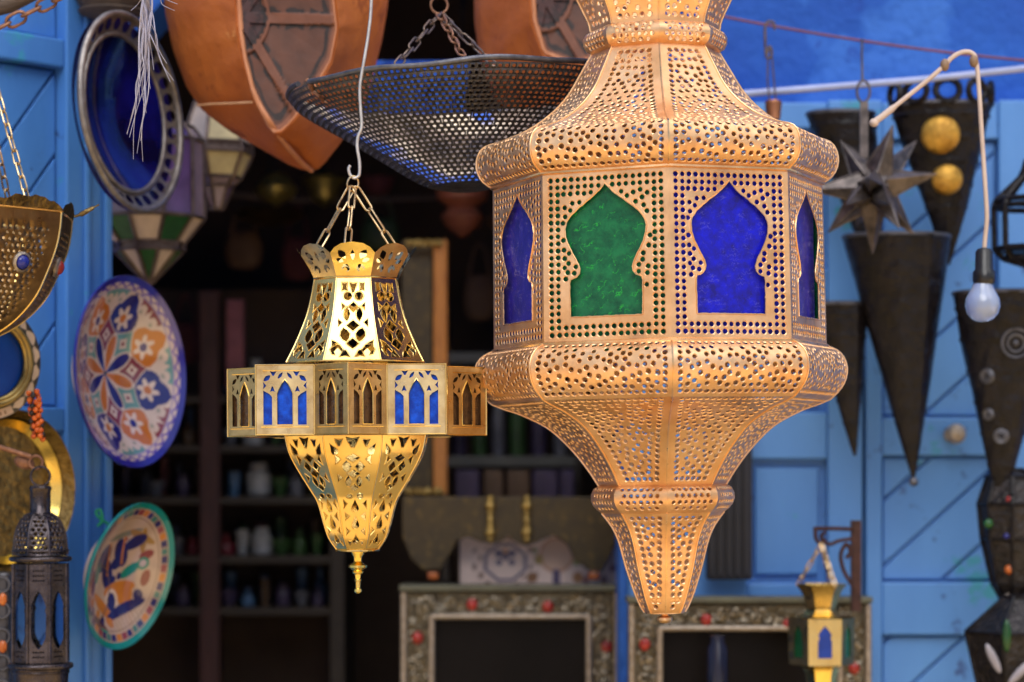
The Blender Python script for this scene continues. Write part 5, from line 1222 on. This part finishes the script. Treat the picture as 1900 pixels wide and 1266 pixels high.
big_mirror(743, 1151, 1086, 4.05, 64, [(876, 1122), (1017, 1126), (775, 1184), (1126, 1200), (775, 1330), (1126, 1330)], 'embossed silvery mirror frame with red stones under the tile panel', 31)
big_mirror(1166, 1617, 1108, 3.70, 64, [(1310, 1150), (1462, 1160), (1196, 1196), (1585, 1240)], 'embossed silvery mirror frame with red stones below the copper lantern', 47)
mb = MB(); c = P(1331, YH+ZC*F/3.62, 3.62); zt = P(0, 1178, 3.62).z; mb.lathe([(.02, 0), (.018, zt*.6), (S(20, 3.62), zt-.09), (S(19, 3.62), zt-.02), (S(13, 3.62), zt-.012), (S(13, 3.62), zt-.002), (.001, zt)], 16, Matrix.Translation((c.x, 3.62, 0.0005)))  # upright added in place of a dark reflection in the mirror
mb.single('post', glass('navy_reflection', (.012, .013, .035), (.006, .007, .02), .2, 20), 'made-up navy post standing in for a reflection in the mirror below the copper lantern', 'post')

# ------------------------------------------------------------------ right-hand side
mb = MB(); mb.tube([P(1330, 178, 3.5), P(1500, 165, 3.5), P(1700, 149, 3.5), P(2000, 117, 3.5)], S(6.5, 3.5), 10); mb.single('painted_rope', M['pipe'], 'pale blue white rope stretched along the wall top', 'rope', smooth=60)
mb = MB(); mb.tube(smoothp([P(x, y, 3.48) for x, y in ((1300, 22), (1420, 46), (1600, 76), (1780, 100), (2000, 122))]), S(2.6, 3.48), 6); mb.single('red_wire', M['redwire'], 'thin dark red wire strung above the pale rope', 'wire', smooth=60)
mb = MB(); mb.tube(smoothp([P(x, y, 3.48) for x, y in ((1437, 56), (1436, 44), (1428, 40), (1420, 48), (1420, 80), (1422, 104), (1428, 108), (1432, 98), (1428, 86), (1424, 100))]), S(2.8, 3.48), 6)
mb.tube([P(1425, 106, 3.48), P(1424, 150, 3.48), P(1428, 192, 3.48)], S(1.8, 3.48), 5); mb.tube([P(1432, 104, 3.48), P(1436, 150, 3.48), P(1440, 192, 3.48)], S(1.8, 3.48), 5)
mb.single('wire_hook', M['tin'], 'wire hook on the red wire holding the small copper cup', 'hook', smooth=60)
mb = MB(); mb.lathe([(S(r_, 3.48), -S(y, 3.48)) for y, r_ in ((0, 1), (1, 14), (4, 16), (36, 13), (38, 10), (38, 1))], 18, Matrix.Translation(P(1435, 186, 3.48)))
mb.single('copper_cup', metal('dull_copper', (.48, .22, .12), (.30, .13, .07), .4, 20, .3, .001, .9), 'small dull copper cup hanging from a wire hook right of the copper lantern', 'cup')
# star lantern
D3 = 3.42; cs = P(1621, 347, D3)
t = thing('star_lantern', 'dark tin star lantern with many long spikes right of the copper lantern', 'lantern', cs)
mb = MB(); mb.ball(cs, S(34, D3), nu=8, nv=6); mb.build('core', M['star'], t, 0)
def spike(tip, base, mat):
    tip = Vector(tip); d = (tip-cs).normalized(); a = d.orthogonal().normalized(); b = d.cross(a); mb = MB(); c = cs+d*S(22, D3)
    vs = [c+(a*cos(k*pi/2+.6)+b*sin(k*pi/2+.6))*base for k in range(4)]+[tip]; mb.add(vs, [(0, 1, 4), (1, 2, 4), (2, 3, 4), (3, 0, 4), (3, 2, 1, 0)])
    for k in range(4): mb.tube([vs[k], tip], [S(2.4, D3), S(1, D3)], 5)
    mb.build('spike', mat, t, 0)
for x, y, dd in ((1657, 232, -.02), (1738, 323, .0), (1694, 434, .03), (1669, 424, -.06), (1619, 472, .0), (1536, 432, .02), (1496, 352, -.03), (1560, 262, .02), (1700, 262, .06), (1612, 330, -.13), (1570, 380, -.10), (1650, 380, -.11), (1640, 300, .10), (1590, 420, .09)):
    spike(P(x, y, D3+dd), S(29, D3), M['star'])
mb = MB(); mb.tube([P(1600, 74, D3+.06), P(1599, 100, D3+.03), P(1600, 152, D3)], S(2.6, D3), 6); mb.ring(P(1602, 170, D3), S(20, D3), S(2.6, D3), None, .6); mb.pbox(1596, 190, 1611, 292, D3-.002, .004); mb.build('hanger', M['star'], t, 50)
M['iron_emb'] = metal('embossed_black_iron', (.030, .024, .024), (.006, .005, .005), .4, 55, 1, .006, .3)
# cone sconces on the door
def cone(label, cx, y0, r0, ax, ay, D, seed, mat='iron_blk', scrolls=False, rosettes=(), ball=False, plain=False):
    random.seed(seed); t_ = thing('cone_sconce', label, 'sconce', P(ax, ay, D), 'dark metal cone sconces on the door')
    n = 84; lv = 70; mb = MB(); vs = []
    for j in range(lv+1):
        s = j/lv; x = cx+(ax-cx)*s; r_ = r0*(1-s)**.94+2.5; y = y0+(ay-y0)*s
        for k in range(n):      # embossed bands, lozenges and a lapped seam
            a = 2*pi*k/n; e_ = 0
            if not plain:
                e_ = .8*max(0, cos(6*a+.4))*max(0, cos(s*46)) + (1.2 if abs((s*7) % 1-.5) < .07 else 0)
                if seed % 2: e_ += 1.0*max(0, cos(5*a+s*9))**6
            if abs(a-.55) < .09: e_ += 1.3
            e_ = (e_*2.6+.9*sin(3*a+s*5)*sin(9*s+seed))*(1-s)**.5
            vs.append(P(x, y, D)+Vector((S(r_+e_, D)*sin(a), -S(r_+e_, D)*cos(a)*.75, 0)))
    mb.add(vs, [(j*n+k, (j+1)*n+k, (j+1)*n+(k+1) % n, j*n+(k+1) % n) for j in range(lv) for k in range(n)])
    mb.add([P(ax, ay, D)]+vs[-n:], [(0, 1+k, 1+(k+1) % n) for k in range(n)]); mb.build('cone', M[mat], t_, 60)
    rm = MB(); rm.tube([P(cx, y0, D)+Vector((S(r0, D)*sin(2*pi*k/40), -S(r0, D)*cos(2*pi*k/40)*.75, 0)) for k in range(40)], S(4.5, D), 6, True)
    if ball: bm_ = MB(); bm_.ball(P(ax, ay+6, D), S(9, D)); bm_.build('tip_ball', M['iron_rim'], t_, 50)
    rm.build('rim', M['iron_rim'], t_, 50)
    if scrolls:
        sm = MB()
        for k in range(5):
            a = -1.3+.65*k; sm.ring(P(cx, y0-20, D)+Vector((S(r0, D)*sin(a), -S(r0, D)*cos(a)*.75, 0)), S(20, D), S(6.5, D), Matrix.Rotation(a, 3, 'Z'), 1.1)
        sm.build('scroll', M['iron_blk'], t_, 50)
    for x, y, r_, key in rosettes:
        s = (y-y0)/(ay-y0); R = S(r0*(1-s)**.94+2.5, D); xx = P(x, y, D); u = max(-.96, min(.96, (xx.x-P(cx+(ax-cx)*s, y, D).x)/R)); yy = D-.75*R*sqrt(1-u*u)
        m = MB(); d = Vector((u, -sqrt(1-u*u), -.1)).normalized(); Q = d.to_track_quat('Z', 'Y').to_matrix(); p_ = Vector((xx.x, yy, xx.z))
        if key == 'boss': m.ball(p_, S(r_, D), S(r_, D), S(r_*.5, D), 20, 10, Q); m.build('boss', M['gold_disc'], t_, 60)
        else:
            for rr in (1, .6): m.tube([p_+Q @ Vector((S(r_*rr, D)*cos(2*pi*k/20), S(r_*rr, D)*sin(2*pi*k/20), .002)) for k in range(20)], S(2.6, D), 6, True)
            m.ball(p_, S(r_*.25, D), nu=8, nv=5); m.build('rosette', M['iron_rim'], t_, 50)
    return t_
M['gold_disc'] = metal('brass_boss', (.70, .40, .07), (.34, .17, .03), .5, 40, .8, .003, .75)
cone('tall black cone sconce with scroll topped rim and two brass discs', 1746, 198, 92, 1760, 492, 3.66, 1, scrolls=True, rosettes=((1735, 258, 36, 'boss'), (1750, 338, 29, 'boss')))
cone('black cone sconce half hidden behind the star lantern', 1560, 212, 62, 1640, 560, 3.70, 2)
cone('largest plain black cone sconce with a ball at its point, below the star lantern', 1663, 440, 98, 1695, 888, 3.64, 3, ball=True, plain=True)
cone('short black cone sconce beside the right flank of the copper lantern', 1556, 565, 52, 1586, 846, 3.66, 4)
cone('broad black cone sconce with rosettes hanging below the light bulb', 1868, 545, 98, 1856, 950, 3.60, 5, rosettes=((1872, 640, 26, 'ros'), (1825, 700, 12, 'ros'), (1852, 810, 12, 'ros'), (1830, 770, 9, 'ros')))
mb = MB(); mb.pbox(1312, 700, 1396, 1076, 3.78, .03)
for k in range(5): mb.pbox(1316+k*16, 706, 1326+k*16, 1070, 3.774, .0055)
mb.single('slatted_board', M['darkblue'], 'black slatted board hung on the door just right of the copper lantern tip', 'board', bevel=.002)
M['tape'] = paint('brown_tape', (.30, .19, .11), (.2, .12, .07), 30, .5)
# bulb on its looped cable
DBu = 3.02
t = thing('light_bulb', 'unlit white light bulb in a black holder hanging on a looped cream cable', 'light bulb', P(1822, 600, DBu))
pts = [(1619, 229), (1640, 214), (1680, 182), (1720, 150), (1750, 124), (1768, 106), (1786, 97), (1802, 98), (1811, 112), (1816, 160), (1821, 240), (1827, 330), (1831, 400), (1828, 440), (1826, 466)]
mb = MB(); sp = smoothp([P(x, y, DBu) for x, y in pts]); mb.tube(sp, [S(6.2, DBu) if i < 8 else S(4.3, DBu) for i in range(len(sp))], 8); mb.ball(P(1622, 228, DBu), S(9, DBu), S(8, DBu), S(8, DBu)); mb.build('cable', M['cable'], t, 60)
mb = MB()
for x, y in ((1753, 121), (1807, 114)): mb.ball(P(x, y, DBu), S(9, DBu), S(9, DBu), S(12, DBu), 10, 6)
mb.build('tape', M['tape'], t, 40)
T = Matrix.Translation(P(1826, 600, DBu)); sx = lambda L: [(S(r_, DBu), S(600-y, DBu)) for y, r_ in L]
mb = MB(); mb.lathe(sx([(527, 1), (527, 19), (522, 21), (505, 21), (500, 17), (468, 16), (462, 12), (460, 5), (459, 1)]), 24, T); mb.build('holder', M['blackplastic'], t, 40)
mbl, tt, bb, new, link = nodes('frosted_bulb'); bb.inputs['Base Color'].default_value = (.50, .60, .86, 1); bb.inputs['Roughness'].default_value = .05; bb.inputs['Transmission Weight'].default_value = .5; bb.inputs['Coat Weight'].default_value = .6; bb.inputs['Subsurface Weight'].default_value = .0  # blue in the base colour stands for the reflected blue surroundings
mb = MB(); mb.lathe([(S(r_, DBu), S(598-y, DBu)) for y, r_ in ((598, 1), (597, 10), (592, 20), (582, 29), (568, 32.5), (555, 31), (545, 26), (534, 20), (527, 18))], 28, Matrix.Translation(P(1823, 598, DBu))); mb.build('bulb_glass', mbl, t, 80)
# caged lantern, stone lantern and hexagonal lamp on the right edge
t = thing('cage_lantern', 'black iron cage lantern hanging at the right edge beside the bulb', 'lantern', P(1915, 480, 3.5))
faceted(t, [(300, 8), (330, 22), (372, 66), (384, 70), (462, 68), (480, 52), (494, 8)], 1915, 3.5, 8, .2, lambda i, k: None, .0042, M['iron_blk'])
mb = MB(); mb.lathe([(S(r_, 3.5), S(-y, 3.5)) for y, r_ in ((0, 4), (6, 16), (30, 22), (42, 8))], 16, Matrix.Translation(P(1915, 290, 3.5))); mb.lathe([(.001, 0), (S(64, 3.5), 0), (S(66, 3.5), .004), (.001, .006)], 16, Matrix.Translation(P(1915, 466, 3.5))); mb.tube([P(1915, 290, 3.5), P(1915, -60, 3.5)], .002, 6); mb.build('cap', M['iron_blk'], t, 40)
t = thing('jewelled_lantern', 'slim black lantern dotted with red, orange and green stones below the rosette sconce', 'lantern', P(1875, 1130, 3.62))
faceted(t, [(872, 20), (885, 46), (935, 62), (1000, 56), (1085, 36), (1112, 20), (1128, 6)], 1878, 3.62, 8, .2, lambda i, k: 'iron_emb', .0030, M['iron_blk'], 'panel')
for x, y, key, r_ in ((1876, 929, 'stone_red', 11), (1873, 1057, 'stone_orange', 9), (1834, 972, 'greenp', 9), (1868, 995, 'stone_blue', 6), (1870, 1108, 'silver_edge', 7)):
    mb = MB(); mb.ball(P(x, y, 3.62-S(48, 3.62) if y < 1050 else 3.62-S(38, 3.62)), S(r_, 3.6), S(r_*.7, 3.6), S(r_, 3.6)); mb.build('stone', M[key], t, 60)
t = thing('hexagonal_lamp', 'black six sided lamp with white leaf shaped panes in the lower right corner', 'lamp', P(1888, 1420, 3.56))
faceted(t, [(1108, 26), (1172, 98), (1330, 62), (1420, 14)], 1890, 3.56, 6, 0, lambda i, k: 'iron_emb', .0030, M['iron_blk'], 'panel')
for x, y, rot, key in ((1843, 1222, -.45, 'white_glaze'), (1892, 1248, .75, 'white_glaze'), (1868, 1180, .0, 'greenp')):
    mb = MB(); mb.ball(P(x, y, 3.56-S(84 if key != 'greenp' else 88, 3.56)), S(8, 3.56), S(5, 3.56), S(30, 3.56), M=Matrix.Rotation(rot, 3, 'Y')); mb.build('leaf_pane', M[key], t, 60)
M['bracket'] = metal('dark_rusty_iron', (.075, .030, .022), (.03, .014, .012), .55, 60, .6, .001, .5)
# wrought bracket and the little brass lantern
DQ = 3.52
mb = MB(); mb.pbox(1580, 966, 1598, 1135, DQ+.06, .012); mb.tube([P(1582, 982, DQ+.06), P(1545, 981, DQ+.04), P(1512, 981, DQ+.02)], S(4, DQ), 6); mb.tube(smoothp([P(x, y, DQ+.05) for x, y in ((1584, 1090), (1566, 1060), (1560, 1030), (1570, 1010), (1578, 1024), (1570, 1036))]), S(4, DQ), 6); mb.tube(smoothp([P(x, y, DQ+.04) for x, y in ((1580, 1000), (1556, 1004), (1540, 1010), (1528, 1004), (1524, 994), (1532, 988))]), S(3.6, DQ), 6)
mb.tube(smoothp([P(x, y, DQ+.02) for x, y in ((1512, 978), (1514, 1000), (1524, 1008), (1532, 1000))]), S(3.6, DQ), 6)
mb.tube([P(1589, 1010, DQ+.066), P(1589, 1010, D1+.02)], S(5, DQ), 6)
mb.single('wall_bracket', M['bracket'], 'rusty wrought iron bracket with scrolls carrying the little brass lantern', 'bracket', smooth=50)
t = thing('small_brass_lantern', 'little shiny brass lantern with blue and green arched windows hung from a bracket', 'lantern', P(1524, 880, DQ), None, (0, 0, 0), True)
Kq = lambda px, sm=3: Prof(px, DQ, 880, 1, sm); s6 = sin(pi/6)*1000
M['brass_mid'] = metal('worn_brass', (.72, .50, .16), (.42, .28, .08), .3, 30, .2, .001)
top = Kq([(1084, 48), (1100, 36), (1122, 29), (1134, 27), (1144, 46)]); section('top', top, 6, 0, M['brass_mid'], t, (), (), 30, step=9)
bd = Kq([(1146, 62), (1190, 61), (1232, 60)], 2); hq = lambda v_: bd.r(v_)*s6; BQ = bd.L
ap = [(u*hq(1), v_*BQ) for u, v_ in ((0, .14), (.22, .24), (.40, .33), (.33, .42), (.42, .48), (.42, .84))]; ap = ap+[(-u, v_) for u, v_ in reversed(ap[1:])]
qv, qf = panel(hq, BQ, side_map(bd, 6), [ap], (), step=9)
for i in range(6):
    mb = MB(); mb.add(rotz(qv, pi/3*i), qf); o = mb.build('window_panel', M['brass_old'] if i else M['brass'], t, 30)  # bright front, darker brass on the sides: their shade put into the colour
    a_ = bd.r(1)*cos(pi/6)-.002; w_ = hq(1)/1000*.8; g0 = [(-w_, -a_, bd.z(BQ*.9)), (w_, -a_, bd.z(BQ*.9)), (w_, -a_, bd.z(BQ*.1)), (-w_, -a_, bd.z(BQ*.1))]; g0 += [(x, y+.0015, z) for x, y, z in g0]
    mb = MB(); mb.add(rotz(g0, pi/3*i), [(0, 1, 2, 3), (7, 6, 5, 4), (0, 4, 5, 1), (1, 5, 6, 2), (2, 6, 7, 3), (3, 7, 4, 0)]); mb.build('glass', M['bluep' if i % 2 == 0 else 'greenp'], o, 0)
lw = Kq([(1233, 58), (1238, 34), (1262, 28), (1300, 20), (1330, 8)]); section('lower_cone', lw, 6, 0, M['brass_bright'], t, (), (), 30, step=9)
for a_ in (0.5, 2.6, 4.7):
    mb = MB(); mb.chain((S(44, DQ)*sin(a_), -S(44, DQ)*cos(a_), S(880-1086, DQ)), (0, 0, S(880-1010, DQ)), .016, .006, .0011); mb.build('chain', M['chain'], t, 50)
